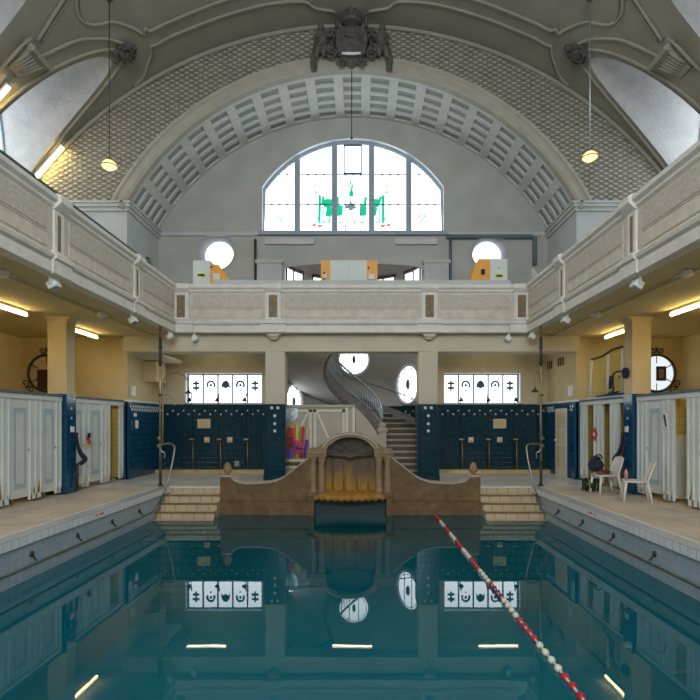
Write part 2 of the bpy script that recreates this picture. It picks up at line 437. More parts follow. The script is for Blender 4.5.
# --- outer walls
for s, nm in ((-1, 'left'), (1, 'right')):
    mb = MB(); mb.box(s*OX, s*(OX+.3), YR, YF+.3, -.12, ZU)
    struct(mb.build('wall_'+nm, M['cream']), 'cream side wall behind the %s changing cabins' % nm, 'wall')
    mb = MB(); mb.box(s*OX, s*(OX+.12), YR, YF+.3, ZU, 7.61)
    struct(mb.build('wall_gallery_'+nm, M['upper']), 'grey side wall behind the %s gallery' % nm, 'wall')
    # gallery slab with stepped soffit
    mb = MB(); mb.box(s*(BX+.135), s*OX, YR, YF, ZU+.004, ZG)
    mb.box(s*5.3, s*OX, YR, YF, ZU-.05, ZU)
    struct(mb.build('ceiling_gallery_'+nm, M['ceil']), 'yellowish underside of the %s gallery' % nm, 'ceiling')
    # ground level end wall beside the recess and its return
    mb = MB(); mb.box(s*(RX+.012), s*OX, YF, YF+.3, 0, ZU)
    struct(mb.build('wall_end_'+nm, M['cream']), 'cream end wall above the %s cabins' % nm, 'wall')
    # recess side wall, ground level, upper cream part
    mb = MB(); mb.box(s*RX, s*(RX+.3), YF+.004, YB+.1, 2.1, ZU)
    struct(mb.build('wall_recess_'+nm, M['cream']), 'cream wall over the blue tiles at the %s of the shower area' % nm, 'wall')
    r = sroot('wall_tiled_'+nm, 'blue tiled side wall at the %s of the shower area' % nm, 'tiled wall', (s*RX, YF, 0))
    mb = MB(); mb.box(s*(RX-.03), s*(RX+.25), YF+.0, YB, 0, 2.1); mb.build('tiles', M['bluey'], r)
    mb = MB(); mb.box(s*(RX-.05), s*(RX+.1), YF-.06, YB, 2.1, 2.15); mb.build('capping', M['whitetile'], r)
    mb = MB()
    for k in range(13):
        y = YF+.12+k*.16
        for dz in (0, .09):
            z = 1.98-dz; yy = y+(.08 if dz else 0)
            mb.obox((s*(RX-.032), yy, z), (.012, .07, .07), Matrix.Rotation(PI/4, 3, 'X'))
    mb.build('zigzag_border', M['whitetile'], r)
    # upper recess side wall with an arched doorway
    ymid, hw, ztop = 15.3, .36, 6.45
    def arc_top(u): return ztop-hw+math.sqrt(max(0, hw*hw-(u-ymid)**2))
    mb = MB(); mp = lambda u, v: (s*RX, u, v)
    mb.strip([YF, ymid-hw], lambda u: [(ZU, ZS)], mp)
    mb.strip([ymid-hw*math.cos(PI*i/12) for i in range(13)], lambda u: [(arc_top(u), ZS)], mp)
    mb.strip([ymid+hw, YB], lambda u: [(ZU, ZS)], mp)
    struct(mb.build('wall_pier_'+nm, M['pier']), 'grey inner face of the %s arch pier above the gallery' % nm, 'wall')
    mb = MB()
    us = [ymid-hw*math.cos(PI*i/12) for i in range(13)]
    pr = [(us[0], ZG)]+[(u, arc_top(u)) for u in us]+[(us[-1], ZG)]
    for (a, b), (c, d) in zip(pr, pr[1:]):
        mb.face([(s*RX, a, b), (s*RX, c, d), (s*(RX+.5), c, d), (s*(RX+.5), a, b)])
    mb.face([(s*(RX+.5), a, b) for a, b in pr])
    struct(mb.build('door_niche_'+nm, M['upper']), 'arched doorway in the %s pier of the end gallery' % nm, 'doorway')
    # pier front (smooth) above gallery
    mb = MB(); mb.box(s*(RX+.012), s*OX, YF, YF+.25, ZU, ZS)
    struct(mb.build('wall_pier_front_'+nm, M['pier']), 'smooth grey pier front below the %s end of the arch' % nm, 'wall')
    # impost moulding, wraps front and inner face
    mb = MB()
    for d, z0, z1 in ((.05, ZS-.22, ZS-.12), (.10, ZS-.12, ZS-.03), (.14, ZS-.03, ZS+.02)):
        mb.box(s*(RX-d), s*OX, YF-d, YF, z0, z1); mb.box(s*(RX-d), s*RX, YF, YB, z0, z1)
    struct(mb.build('trim_impost_'+nm, M['pier']), 'impost moulding at the %s foot of the coffered arch' % nm, 'moulding')
    # small string course under side vault
    mb = MB(); mb.box(s*(OX-.1), s*OX, YR, YF-.02, 7.42, 7.6)
    struct(mb.build('trim_cornice_'+nm, M['mould']), 'plain cornice below the %s lunettes' % nm, 'moulding')

# --- diaper patterned wall between vault and arch
def arch_z(x, R=AR): return AZ+math.sqrt(max(0, R*R-x*x))
def vault_z(x): return VZ+math.sqrt(max(0, VR*VR-x*x))
mb = MB(); mp = lambda u, v: (u, YF, v)
mb.strip(lin(-OX-.1, -RX, 14), lambda u: [(ZS, max(ZS, vault_z(u)+.04))], mp)
mb.strip(lin(-RX, RX, 64), lambda u: [(arch_z(u), vault_z(u)+.04)], mp)
mb.strip(lin(RX, OX+.1, 14), lambda u: [(ZS, max(ZS, vault_z(u)+.04))], mp)
struct(mb.build('wall_arch', M['diaper']), 'arch wall covered with a lozenge relief pattern', 'wall')
# moulded ring round the coffered arch, in front of the wall
aS = math.asin(RX/AR)
mb = MB()
prof = [(-.012, .075), (-.012, -.10), (.06, -.14), (.13, -.14), (.16, -.09), (.26, -.09), (.30, -.13), (.37, -.13), (.42, -.05), (.42, .02)]
def ringpt(a, d, yy):
    return ((AR+d)*math.sin(a), YF+yy, AZ+(AR+d)*math.cos(a))
n = 72
for i in range(n):
    a, b = -aS-.03+(2*aS+.06)*i/n, -aS-.03+(2*aS+.06)*(i+1)/n
    for (d0, y0), (d1, y1) in zip(prof, prof[1:]):
        mb.face([ringpt(a, d0, y0), ringpt(b, d0, y0), ringpt(b, d1, y1), ringpt(a, d1, y1)])
struct(mb.build('trim_arch_ring', M['archring']), 'moulded ring framing the coffered arch', 'moulding')
# thin moulding where arch wall meets vault
mb = MB()
mb.tube([((VR-.06)*math.sin(t), YF-.03, VZ+(VR-.06)*math.cos(t)) for t in lin(-.96, .96, 60)], .06, 6)
struct(mb.build('trim_vault_edge', M['mould']), 'thin moulding where the patterned wall meets the vault', 'moulding')

# --- coffered barrel behind the arch
mb = MB()
NC, NRW = 19, 5
def cp(a, y, d=0): return ((AR+d)*math.sin(a), y, AZ+(AR+d)*math.cos(a))
def band(a0, a1, y0, y1, d=0, mi=0, k=4):
    for i in range(k):
        b0, b1 = a0+(a1-a0)*i/k, a0+(a1-a0)*(i+1)/k
        mb.face([cp(b0, y0, d), cp(b1, y0, d), cp(b1, y1, d), cp(b0, y1, d)], mi)
y_a, y_b = YF+.16, YB-.06
band(-aS, aS, YF+.055, y_a, k=76); band(-aS, aS, y_b, YB+.05, k=76)
dA = 2*aS/NC; dY = (y_b-y_a)/NRW; ma, my = dA*.16, dY*.14
for i in range(NC):
    A0 = -aS+i*dA; A1 = A0+dA
    for j in range(NRW):
        Y0 = y_a+j*dY; Y1 = Y0+dY
        a0, a1, y0, y1 = A0+ma, A1-ma, Y0+my, Y1-my
        band(A0, A1, Y0, y0); band(A0, A1, y1, Y1); band(A0, a0, y0, y1, k=1); band(a1, A1, y0, y1, k=1)
        D = .05; ia, iy = ma*.16, my*.16
        b0, b1, x0, x1 = a0+ia, a1-ia, y0+iy, y1-iy
        for q in ([cp(a0, y0), cp(a1, y0), cp(b1, x0, D), cp(b0, x0, D)], [cp(a0, y1), cp(a1, y1), cp(b1, x1, D), cp(b0, x1, D)],
                  [cp(a0, y0), cp(a0, y1), cp(b0, x1, D), cp(b0, x0, D)], [cp(a1, y0), cp(a1, y1), cp(b1, x1, D), cp(b1, x0, D)]):
            mb.face(q)
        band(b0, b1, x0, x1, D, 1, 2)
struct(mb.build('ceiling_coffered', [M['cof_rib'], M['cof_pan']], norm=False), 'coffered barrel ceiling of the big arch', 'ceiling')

# --- main vault with lunettes
BAYS = [12.72, 9.95, 7.15, 4.35, 1.55]
LA, LZ0, LZT = .86, 7.9, 10.5
ZLOW = 7.6
cols_segments = []
prev = YR
for yc in sorted(BAYS):
    cols_segments.append([(prev, ZLOW), (yc-LA, ZLOW)])
    cols_segments.append([(yc+LA*math.cos(t), LZ0+(LZT-LZ0)*math.sin(t)) for t in lin(PI, 0, 28)])
    prev = yc+LA
cols_segments.append([(prev, ZLOW), (YF+.02, ZLOW)])
mb = MB(); NR = 44
for s in (-1, 1):
    for seg in cols_segments:
        for (ya, za), (yb, zb) in zip(seg, seg[1:]):
            ta, tb = math.acos((za-VZ)/VR), math.acos((zb-VZ)/VR)
            for k in range(NR):
                f0, f1 = k/NR, (k+1)/NR
                pt = lambda y, t: (s*VR*math.sin(t), y, VZ+VR*math.cos(t))
                mb.face([pt(ya, ta*f0), pt(yb, tb*f0), pt(yb, tb*f1), pt(ya, ta*f1)], 0, True)
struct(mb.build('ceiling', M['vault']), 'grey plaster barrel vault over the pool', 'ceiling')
XW = 9.2
def lun_profile(yc, a=LA, zt=LZT, n=28):
    return [(yc-a, ZLOW)]+[(yc+a*math.cos(t), LZ0+(zt-LZ0)*math.sin(t)) for t in lin(PI, 0, n)]+[(yc+a, ZLOW)]
for s, nm in ((-1, 'left'), (1, 'right')):
    for i, yc in enumerate(BAYS):
        pr = lun_profile(yc)
        mb = MB()
        gx = lambda z: math.sqrt(max(0, VR*VR-(z-VZ)**2))-.01
        for (ya, za), (yb, zb) in zip(pr, pr[1:]):
            mb.face([(s*gx(za), ya, za), (s*gx(zb), yb, zb), (s*XW, yb, zb), (s*XW, ya, za)], 0, True)
        mb.face([(s*(OX-.1), yc-LA, ZLOW), (s*(OX-.1), yc+LA, ZLOW), (s*XW, yc+LA, ZLOW), (s*XW, yc-LA, ZLOW)])
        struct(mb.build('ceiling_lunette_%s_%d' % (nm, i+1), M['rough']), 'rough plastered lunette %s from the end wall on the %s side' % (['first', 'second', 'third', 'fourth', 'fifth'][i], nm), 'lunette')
        w = sroot('window_%d' % ((10 if s < 0 else 20)+i), 'arched window closing the %s lunette from the end wall, %s side' % (['first', 'second', 'third', 'fourth', 'fifth'][i], nm), 'window', (s*XW, yc, ZLOW))
        mb = MB(); mb.face([(s*XW, y, z) for y, z in pr]); mb.build('pane', M['daybig'], w)
        mb = MB()
        mb.tube([(s*(XW-.04), y, z) for y, z in pr], .06, 6, closed=True)
        mb.box(s*(XW-.07), s*(XW-.01), yc-.03, yc+.03, ZLOW, LZT)
        for z in (8.5, 9.4):
            hw_ = LA*math.sqrt(max(0, 1-((z-LZ0)/(LZT-LZ0))**2)); mb.box(s*(XW-.07), s*(XW-.01), yc-hw_, yc+hw_, z-.025, z+.025)
        mb.build('frame', M['winframe'], w)
# stucco lines on the vault (Y, degrees from crown)
def vp(y, deg, s=1, d=0.0):
    t = math.radians(deg); return (s*(VR-d)*math.sin(t), y, VZ+(VR-d)*math.cos(t))
LINES = {
 'cartouche': [(10.2, 30), (10.6, 31.4), (10.87, 32.3), (11.18, 33.3), (11.39, 33.5), (11.57, 33.2), (11.72, 32.3), (11.85, 30.6), (12.06, 29.5), (12.33, 28.6), (12.54, 28.0), (12.45, 27.4), (12.56, 27.0), (12.56, 25.5), (12.56, 22.3), (12.53, 17), (12.45, 10)],
 'groin': [(10.77, 33.2), (10.89, 34.6), (11.09, 37.3), (11.21, 39.1)],
 'lunette': [(11.55, 40.5), (11.58, 39.3), (11.61, 38.7), (11.66, 37.5), (11.8, 35.0), (12.01, 33.3), (12.22, 31.9), (12.6, 30.6)],
 'border': [(13.8, 32.6), (13.7, 31.0), (13.53, 30.0), (13.18, 28.4), (12.97, 27.9), (13.0, 27.2), (12.97, 25), (12.98, 21.8), (12.95, 15.0), (12.95, 10.3), (13.05, 6.3), (13.27, 5.1), (13.42, 2.4)],
}
def smooth_line(L, k=4):
    out = []
    for i in range(len(L)-1):
        p0, p1, p2, p3 = L[max(i-1, 0)], L[i], L[i+1], L[min(i+2, len(L)-1)]
        for j in range(k):
            t = j/k
            out.append(tuple(.5*((2*p1[c])+(-p0[c]+p2[c])*t+(2*p0[c]-5*p1[c]+4*p2[c]-p3[c])*t*t+(-p0[c]+3*p1[c]-3*p2[c]+p3[c])*t**3) for c in (0, 1)))
    out.append(L[-1]); return out
for s, nm in ((-1, 'left'), (1, 'right')):
    r = sroot('trim_stucco_'+nm, 'curved stucco mouldings on the %s half of the vault' % nm, 'moulding', vp(12, 30, s))
    for k, L in LINES.items():
        L = smooth_line(L)
        mb = MB(); mb.tube([vp(y, d, s, .02) for y, d in L], .036, 6)
        mb.tube([vp(y+.07, d-.35, s, .01) for y, d in L], .022, 5)
        mb.build(k+'_moulding', M['mould'], r)
    # flat arch band round the lunette
    mb = MB(); out = []
    for t in lin(PI*.93, .02, 26):
        y = 12.72+(LA+.14)*math.cos(t); z = LZ0+(LZT+.16-LZ0)*math.sin(t)
        out.append((s*(math.sqrt(VR*VR-(z-VZ)**2)-.015), y, z))
    mb.tube(out, .04, 6); mb.build('lunette_band', M['mould'], r)

# --- back wall, upper
def big_top(x):
    R = 3.38; zc = 10.37-R
    return zc+math.sqrt(max(0, R*R-x*x))
BWX = 2.82; BW0 = 7.45
zb_ = lambda u: arch_z(u)+.05
CXW, CZW, CRW = 4.25, 6.83, .56
def ap_top(u): return 6.28+.2*math.sqrt(max(0, 1-(u/2.2)**2))
mb = MB(); mp = lambda u, v: (u, YB, v)
mb.strip(lin(-2.2, 2.2, 24), lambda u: [(ap_top(u), BW0), (big_top(u), zb_(u))], mp)
for s in (-1, 1):
    mb.strip([s*x for x in lin(2.2, BWX, 8)], lambda u: [(ZU, BW0), (big_top(u), zb_(u))], mp)
    mb.strip([s*x for x in lin(BWX, CXW-CRW, 8)], lambda u: [(ZU, zb_(u))], mp)
    cw = lambda u: math.sqrt(max(0, CRW**2-(abs(u)-CXW)**2))
    mb.strip([s*(CXW-CRW*math.cos(PI*i/24)) for i in range(25)], lambda u: [(ZU, CZW-cw(u)), (CZW+cw(u), zb_(u))], mp)
    mb.strip([s*x for x in lin(CXW+CRW, RX+.02, 10)], lambda u: [(ZU, max(ZU, zb_(u)))], mp)
struct(mb.build('wall_back_upper', M['upper'], norm=False), 'grey plaster end wall above the gallery', 'wall')
# string course on it
mb = MB()
for s in (-1, 1):
    mb.box(s*(BWX+.12), s*RX, YB-.07, YB, 7.32, 7.44); mb.box(s*2.2, s*2.95, YB-.16, YB, ZG, 6.52); mb.box(s*2.15, s*3.0, YB-.20, YB, 6.44, 6.54)
struct(mb.build('trim_string_course', M['pier']), 'string course and low wall blocks on the upper end wall', 'moulding')

# --- big arched window
w = sroot('window_1', 'large arched stained glass window over the end gallery', 'window', (0, YB, BW0))
outl = [(-BWX, BW0)]+[(x, big_top(x)) for x in lin(-BWX, BWX, 40)]+[(BWX, BW0)]
mb = MB()
for (a, b), (c, d) in zip(outl, outl[1:]+outl[:1]): mb.face([(a, YB, b), (c, YB, d), (c, YB+.35, d), (a, YB+.35, b)])
mb.build('reveal', M['winwhite'], w)
mb = MB(); mb.face([(x, YB+.30, z) for x, z in outl]); mb.build('pane', M['day'], w)
mb = MB(); mb.tube([(x*.995, YB+.2, z-.02) for x, z in outl], .07, 6, closed=True); mb.build('frame', M['winframe'], w)
for x in (-1.75, -.58, .58, 1.75):
    mb = MB(); mb.box(x-.085, x+.085, YB+.12, YB+.28, BW0, big_top(x)+.02); mb.build('mullion', M['winframe'], w)
mb = MB(); mb.box(-BWX-.1, BWX+.1, YB-.14, YB+.1, BW0-.12, BW0); mb.build('sill', M['winframe'], w)
lights = [(-BWX, -1.83), (-1.665, -.665), (-.495, .495), (.665, 1.665), (1.83, BWX)]
mb = MB()
for x0, x1 in lights:
    for z in (8.41, 9.36):
        if z < min(big_top(x0), big_top(x1))+.3: mb.box(x0, x1, YB+.24, YB+.26, z-.012, z+.012)
    for k in range(1, 4):
        xx = x0+(x1-x0)*k/4
        for z in (8.41, 9.36):
            if z < big_top(xx): mb.box(xx-.035, xx+.035, YB+.23, YB+.27, z-.02, z+.02)
for xx in (-.235, .235):
    mb.box(xx-.012, xx+.012, YB+.24, YB+.26, BW0, 9.36)
mb.build('saddle_bars', M['lead'], w)
mb = MB()
for x0, x1, z0, z1 in ((-.29, .27, 9.36, 9.40), (-.29, .27, 10.24, 10.28), (-.30, -.26, 9.36, 10.28), (.24, .28, 9.36, 10.28)):
    mb.box(x0, x1, YB+.2, YB+.25, z0, z1)
mb.build('vent_casement', M['lead'], w)
def G(u, v): return (u/115.6-3.04, 10.62-v/115.6)
def glass_bits(name, m, rects):
    mb = MB()
    for u0, v0, u1, v1 in rects:
        (x0, z1), (x1, z0) = G(u0, v0), G(u1, v1); c = random.uniform(-.025, .025)
        mb.prism([(x0+c, z0), ((x0+x1)/2, z0-.02), (x1+c, z0+.02), (x1-c, z1-abs(c)), ((x0*2+x1)/3, z1+.015), (x0-c, z1-.03)], lambda u, v, d: (u, YB+d, v), .27, .285)
    mb.build(name, m, w)
def mir(L): return L+[(690-c, b, 690-a, d) for a, b, c, d in L]
glass_bits('green_glass', M['g_green'], mir([(224, 220, 234, 322), (236, 224, 246, 256), (244, 234, 277, 264), (252, 264, 277, 296), (289, 226, 300, 264), (289, 258, 314, 294), (262, 296, 268, 322)])+[(338, 165, 344, 188), (343, 180, 351, 207), (337, 205, 353, 224)])
glass_bits('teal_glass', M['g_teal'], mir([(222, 300, 228, 322), (228, 316, 268, 319), (72, 292, 80, 300), (84, 302, 90, 318), (92, 292, 100, 300), (210, 205, 222, 212), (296, 316, 312, 322), (240, 262, 245, 320)]))
glass_bits('orange_glass', M['g_orange'], mir([(206, 180, 220, 188), (218, 190, 226, 196)]))
glass_bits('red_glass', M['g_red'], mir([(202, 325, 216, 333), (220, 328, 240, 335), (330, 312, 334, 328)]))
glass_bits('pale_glass', M['g_pale'], mir([(326, 292, 332, 312), (334, 296, 340, 330), (318, 330, 334, 336), (180, 326, 200, 334)]))
glass_bits('grey_glass', M['g_grey'], [(322, 258, 336, 266), (330, 250, 358, 268), (340, 240, 346, 252), (352, 262, 364, 268), (336, 268, 352, 274)])

# --- the two round windows
for s, nm, k in ((-1, 'left', 2), (1, 'right', 3)):
    w = sroot('window_%d' % k, 'round window over the white and orange cabinet at the %s of the end gallery' % nm, 'window', (s*CXW, YB, CZW))
    mb = MB()
    RY = Matrix.Rotation(PI/2, 3, 'X')
    mb.lathe([(CRW+.03, .03), (CRW-.0, .03), (CRW-.11, -.42)], (s*CXW, YB, CZW), 32, RY); mb.build('reveal', M['rreveal'], w)
    mb = MB(); mb.face([(s*CXW+.455*math.cos(2*PI*i/32), YB+.4, CZW+.455*math.sin(2*PI*i/32)) for i in range(32)]); mb.build('pane', M['dayround'], w)
    mb = MB()
    for dx in (-.16, .17): mb.box(s*CXW+dx-.008, s*CXW+dx+.008, YB+.36, YB+.38, CZW-.46, CZW+.46)
    mb.build('leading', M['g_pale'], w)

# --- lower back wall, windows, tiles
LWX0, LWX1, LWZ0, LWZ1 = 2.80, 5.22, 2.12, 3.08
for s, nm, wk in ((-1, 'left', 4), (1, 'right', 5)):
    mb = MB()
    mb.box(s*2.3, s*LWX0, YB, YB+.3, 2.1, ZU); mb.box(s*LWX1, s*RX, YB, YB+.3, 2.1, ZU); mb.box(s*LWX0, s*LWX1, YB, YB+.3, LWZ1, ZU)
    struct(mb.build('wall_back_'+nm, M['cream2']), 'plaster wall round the %s shower window' % nm, 'wall')
    r = sroot('wall_shower_'+nm, 'dark blue tiled shower wall under the %s window' % nm, 'tiled wall', (s*4, YB, 0))
    mb = MB(); mb.box(s*2.3, s*RX, YB-.02, YB+.3, 0, 2.1); mb.build('tiles', M['blue'], r)
    mb = MB()
    for k in range(22):
        x = 2.45+k*.165; z = 1.90 if k % 2 else 1.79
        mb.obox((s*x, YB-.022, z), (.044, .012, .044), Matrix.Rotation(PI/4, 3, 'Y'))
    mb.build('dot_border', M['dot'], r)
    mb = MB(); mb.box(s*2.35, s*(RX-.03), YB-.32, YB-.02, 0, .09); mb.build('shower_tray', M['ochre'], r)
    w = sroot('window_%d' % wk, 'five light frosted window over the %s showers' % nm, 'window', (s*4.01, YB, LWZ0))
    mb = MB()
    for a in ((s*LWX0, s*(LWX0+.03), LWZ0, LWZ1), (s*(LWX1-.03), s*LWX1, LWZ0, LWZ1), (s*LWX0, s*LWX1, LWZ0, LWZ0+.03), (s*LWX0, s*LWX1, LWZ1-.03, LWZ1)):
        mb.box(a[0], a[1], YB-.01, YB+.26, a[2], a[3])
    mb.build('reveal', M['winwhite'], w)
    x0, x1 = LWX0+.05, LWX1-.05; dx = (x1-x0)/5
    for k in range(5):
        a, b = x0+k*dx, x0+(k+1)*dx; c = s*(a+b)/2
        mb = MB(); mb.face([(s*a, YB+.22, LWZ0), (s*b, YB+.22, LWZ0), (s*b, YB+.22, LWZ1), (s*a, YB+.22, LWZ1)])
        p = mb.build('pane', M['daylow'], w)
        mb = MB(); zc = 2.68; yy = YB+.205
        if k in (0, 4):
            for ex in (-.05, .05):
                for ez in (-.055, .055): mb.box(c+ex-.03, c+ex+.03, yy, yy+.008, zc+.01+ez-.028, zc+.01+ez+.028)
            mb.box(c-.022, c+.022, yy, yy+.008, zc-.12, zc+.14)
        elif k in (1, 3):
            mb.tube([(c+.085*math.cos(t), yy, zc+.02+.095*math.sin(t)) for t in lin(-.5, PI+.5, 14)], .026, 5)
            mb.box(c-.02, c+.02, yy, yy+.008, zc-.12, zc-.09); mb.sphere((c, yy, zc+.02), .035, 1, .2, 1)
        else:
            mb.prism([(c-.1, zc+.03), (c-.06, zc+.11), (c, zc+.14), (c+.06, zc+.11), (c+.1, zc+.03), (c+.1, zc-.08), (c+.06, zc-.02), (c, zc-.07), (c-.06, zc-.02), (c-.1, zc-.08)], lambda u, v, d: (u, d, v), yy, yy+.008)
        for vv in mb.b.verts: vv.co.x = c+(vv.co.x-c)*1.32; vv.co.z = zc+(vv.co.z-zc)*1.32
        mb.build('emblem', M['emblem'], p)
    mb = MB()
    for k in range(6):
        a = s*(x0+k*dx); mb.box(a-.02, a+.02, YB+.15, YB+.21, LWZ0, LWZ1)
    mb.box(s*x0, s*x1, YB+.15, YB+.21, LWZ1-.06, LWZ1)
    mb.build('frame', M['lead'], w)

# --- apse behind the end columns (stairwell)
APC, APR = YB, 2.3
def ap(a, r=APR): return (r*math.cos(a), APC+r*math.sin(a))
r_ = sroot('wall_apse', 'curved stairwell wall behind the columns', 'wall', (0, YB+APR, 0))
mb = MB()
A = lin(0, PI, 40)
for a, b in zip(A, A[1:]):
    p, q = ap(a), ap(b)
    mb.face([(*p, 2.1), (*q, 2.1), (*q, 7.1), (*p, 7.1)], 0, True)
mb.build('plaster', M['apse'], r_)
mb = MB()
for a, b in zip(A, A[1:]):
    p, q = ap(a, APR-.02), ap(b, APR-.02)
    mb.face([(*p, 0), (*q, 0), (*q, 2.1), (*p, 2.1)], 0, True)
mb.build('tiles', M['blue'], r_)
mb = MB()
for k in range(36):
    a = .1+k*.083; p = ap(a, APR-.03)
    mb.obox((*p, 1.90 if k % 2 else 1.79), (.055, .012, .055), Matrix.Rotation(a+PI/2, 3, 'Z') @ Matrix.Rotation(PI/4, 3, 'Y'))
mb.build('dot_border', M['dot'], r_)
mb = MB(); mb.face([(*ap(a), 7.1) for a in A])
struct(mb.build('ceiling_apse', M['apse']), 'flat ceiling over the stairwell', 'ceiling')
# its round windows
for k, (ang, z, rad, lab) in enumerate(((90, 3.75, .5, 'round window high in the middle of the stairwell wall'), (32, 2.80, .60, 'round window beside the right end column, over the stairs'), (156, 2.22, .52, 'round window beside the left end column, low over the cupboard'))):
    a = math.radians(ang); p = ap(a, APR-.13)
    w = sroot('window_%d' % (6+k), lab, 'window', (*p, z))
    R = Matrix.Rotation(a-PI/2, 3, 'Z') @ Matrix.Rotation(PI/2, 3, 'X')   # local z -> toward room
    d = Vector((math.cos(a), math.sin(a), 0)); c = Vector((*p, z))
    mb = MB(); mb.lathe([(rad+.09, -.2), (rad+.09, .05), (rad+.03, .09), (rad+.0, -.02)], c, 32, R); mb.build('reveal', M['winwhite'], w)
    tx = Vector((-math.sin(a), math.cos(a), 0))
    mb = MB(); mb.face([c-d*.07*.0 + tx*rad*math.cos(2*PI*i/32)+Vector((0, 0, rad*math.sin(2*PI*i/32)))-d*.0 for i in range(32)]); mb.build('pane', M['daylow'], w)
    mb = MB()
    for e in (-.33*rad, .33*rad):
        h = math.sqrt(rad*rad-e*e); q = c-d*.03
        mb.tube([q+tx*e+Vector((0, 0, -h)), q+tx*e+Vector((0, 0, h))], .014, 5)
    mb.tube([c-d*.03+tx*(.9*rad*math.cos(t))+Vector((0, 0, .9*rad*math.sin(t))) for t in lin(0, 2*PI*.97, 24)], .012, 5, closed=True)
    q = c-d*.03
    mb.sphere(q+Vector((0, 0, .0)), .09*rad*2, .7, .7, 1.6)
    mb.build('leading', M['lead'], w)
# windows of the upper stairwell, seen over the parapet
for k, ang in enumerate((152, 117, 63, 28)):
    w = sroot('window_%d' % (30+k), 'brown framed stairwell window over the gallery parapet, %s from the left' % ['first', 'second', 'third', 'fourth'][k], 'window', (*ap(math.radians(ang), 2.27), 5.3))
    a0, a1 = math.radians(ang-12), math.radians(ang+12)
    mb = MB()
    for a, b in zip(lin(a0, a1, 6), lin(a0, a1, 6)[1:]):
        mb.face([(*ap(a, 2.26), 5.3), (*ap(b, 2.26), 5.3), (*ap(b, 2.26), 6.55), (*ap(a, 2.26), 6.55)])
    mb.build('pane', M['daylow'], w)
    mb = MB()
    for z in (5.3, 6.6): mb.tube([(*ap(a, 2.24), z) for a in lin(a0, a1, 8)], .065, 6)
    for a in (a0, (a0+a1)/2, a1): mb.tube([(*ap(a, 2.24), 5.3), (*ap(a, 2.24), 6.6)], .03, 6)
    mb.build('frame', M['brownframe'], w)

# --- end gallery slab, beam
mb = MB(); mb.box(-RX+.01, RX-.01, YBAL+.135, 15.05, ZU+.006, ZG-.003)
for s in (-1, 1): mb.box(s*2.3, s*(RX-.01), 15.05, YB, ZU+.006, ZG-.003)
struct(mb.build('ceiling_gallery_end', M['beam']), 'underside of the end gallery', 'ceiling')
mb = MB(); mb.box(-RX, RX, YC, YC+.5, 3.42, ZU)
struct(mb.build('beam', M['beam']), 'plaster beam carried by the end columns', 'beam')
# rear part of the hall
mb = MB(); mb.strip(lin(-9.2, 9.2, 60), lambda u: [(-.12, max(ZU, vault_z(u)+.05 if abs(u) < 9 else 7.6))], lambda u, v: (u, YR, v))
struct(mb.build('wall_rear', M['upper']), 'plaster wall at the near end of the hall', 'wall')
w = sroot('window_40', 'added arched fill window, unseen in the near end wall', 'window', (0, YR+.05, 4.6))  # unseen glowing window added to give the hall frontal fill light
rw = [(-4.2, 4.6)]+[(4.2*math.cos(t), 7.0+3.6*math.sin(t)) for t in lin(PI, 0, 30)]+[(4.2, 4.6)]
mb = MB(); mb.face([(x, YR+.04, z) for x, z in rw]); mb.build('pane', M['rear_fill'], w)
mb = MB(); mb.tube([(x, YR+.06, z) for x, z in rw], .1, 6, closed=True)
for x in (-2.5, -.85, .85, 2.5): mb.box(x-.08, x+.08, YR+.05, YR+.15, 4.6, 7+3.6*math.sqrt(1-(x/4.2)**2))
mb.build('frame', M['winframe'], w)

# ================================================================== COLUMNS
def column(x0, x1, y0, y1, ztop, label, dots=True, shaft=M['cream'], tile_h=2.02, chamfer=False):
    xc, yc = (x0+x1)/2, (y0+y1)/2
    t = thing('column', label, 'column', (xc, yc, 0), 'columns carrying the galleries')
    mb = MB(); mb.box(x0, x1, y0, y1, tile_h, ztop)
    if chamfer:
        pl = lambda u, v, d: (u, d, v)
        for (xa, sg) in ((x0, -1), (x1, 1)):
            mb.prism([(xa, ztop-.14), (xa+sg*.03, ztop-.06), (xa+sg*.12, ztop), (xa, ztop)], pl, y0, y1)
    mb.build('shaft', shaft, t, bevel=.02)
    mb = MB(); e = .03 if dots else .008; mb.box(x0-e, x1+e, y0-e, y1+e, 0, tile_h)
    c = mb.build('tile_cladding', M['blue'] if dots else M['bluey'], t)
    mb = MB()
    for zz, n in ((tile_h-.09, 2), (tile_h-.30, 1), (tile_h-.51, 1), (tile_h-.70, 1)):
        for k in range(n):
            cx_ = xc+(k-.5)*.16 if n == 2 else xc
            if dots: mb.box(cx_-.035, cx_+.035, y0-.036, y0-.02, zz-.04, zz+.03)
            else:
                sg = -1 if xc > 0 else 1; fx = x1+e if sg > 0 else x0-e
                cy_ = yc+(k-.5)*.16 if n == 2 else yc
                mb.box(fx-.005, fx+.006, cy_-.025, cy_+.025, zz-.03, zz+.02)
    mb.build('pale_tiles', M['dot'], t)
    mb = MB(); mb.box(x0-e-.012, x1+e+.012, y0-e-.012, y1+e+.012, 0, .12); mb.build('plinth', M['blue'] if dots else M['bluey'], t)
    return t
column(-2.29, -1.77, YC, YC+.5, 3.42, 'tiled column left of the fountain carrying the end gallery', shaft=M['beam'])
column(1.77, 2.29, YC, YC+.5, 3.42, 'tiled column right of the fountain carrying the end gallery', shaft=M['beam'])
column(-6.48, -6.07, 11.05, 11.4, 3.82, 'tiled column standing between the left changing cabins', False, tile_h=2.15, chamfer=True)
column(6.07, 6.48, 11.05, 11.4, 3.82, 'tiled column behind the two plastic chairs', False, tile_h=2.15, chamfer=True)
column(-6.5, -6.05, 5.2, 5.62, 3.82, 'tiled column at the near left of the deck', False, chamfer=True)
column(6.05, 6.5, 5.2, 5.62, 3.82, 'tiled column at the near right of the deck', False, chamfer=True)

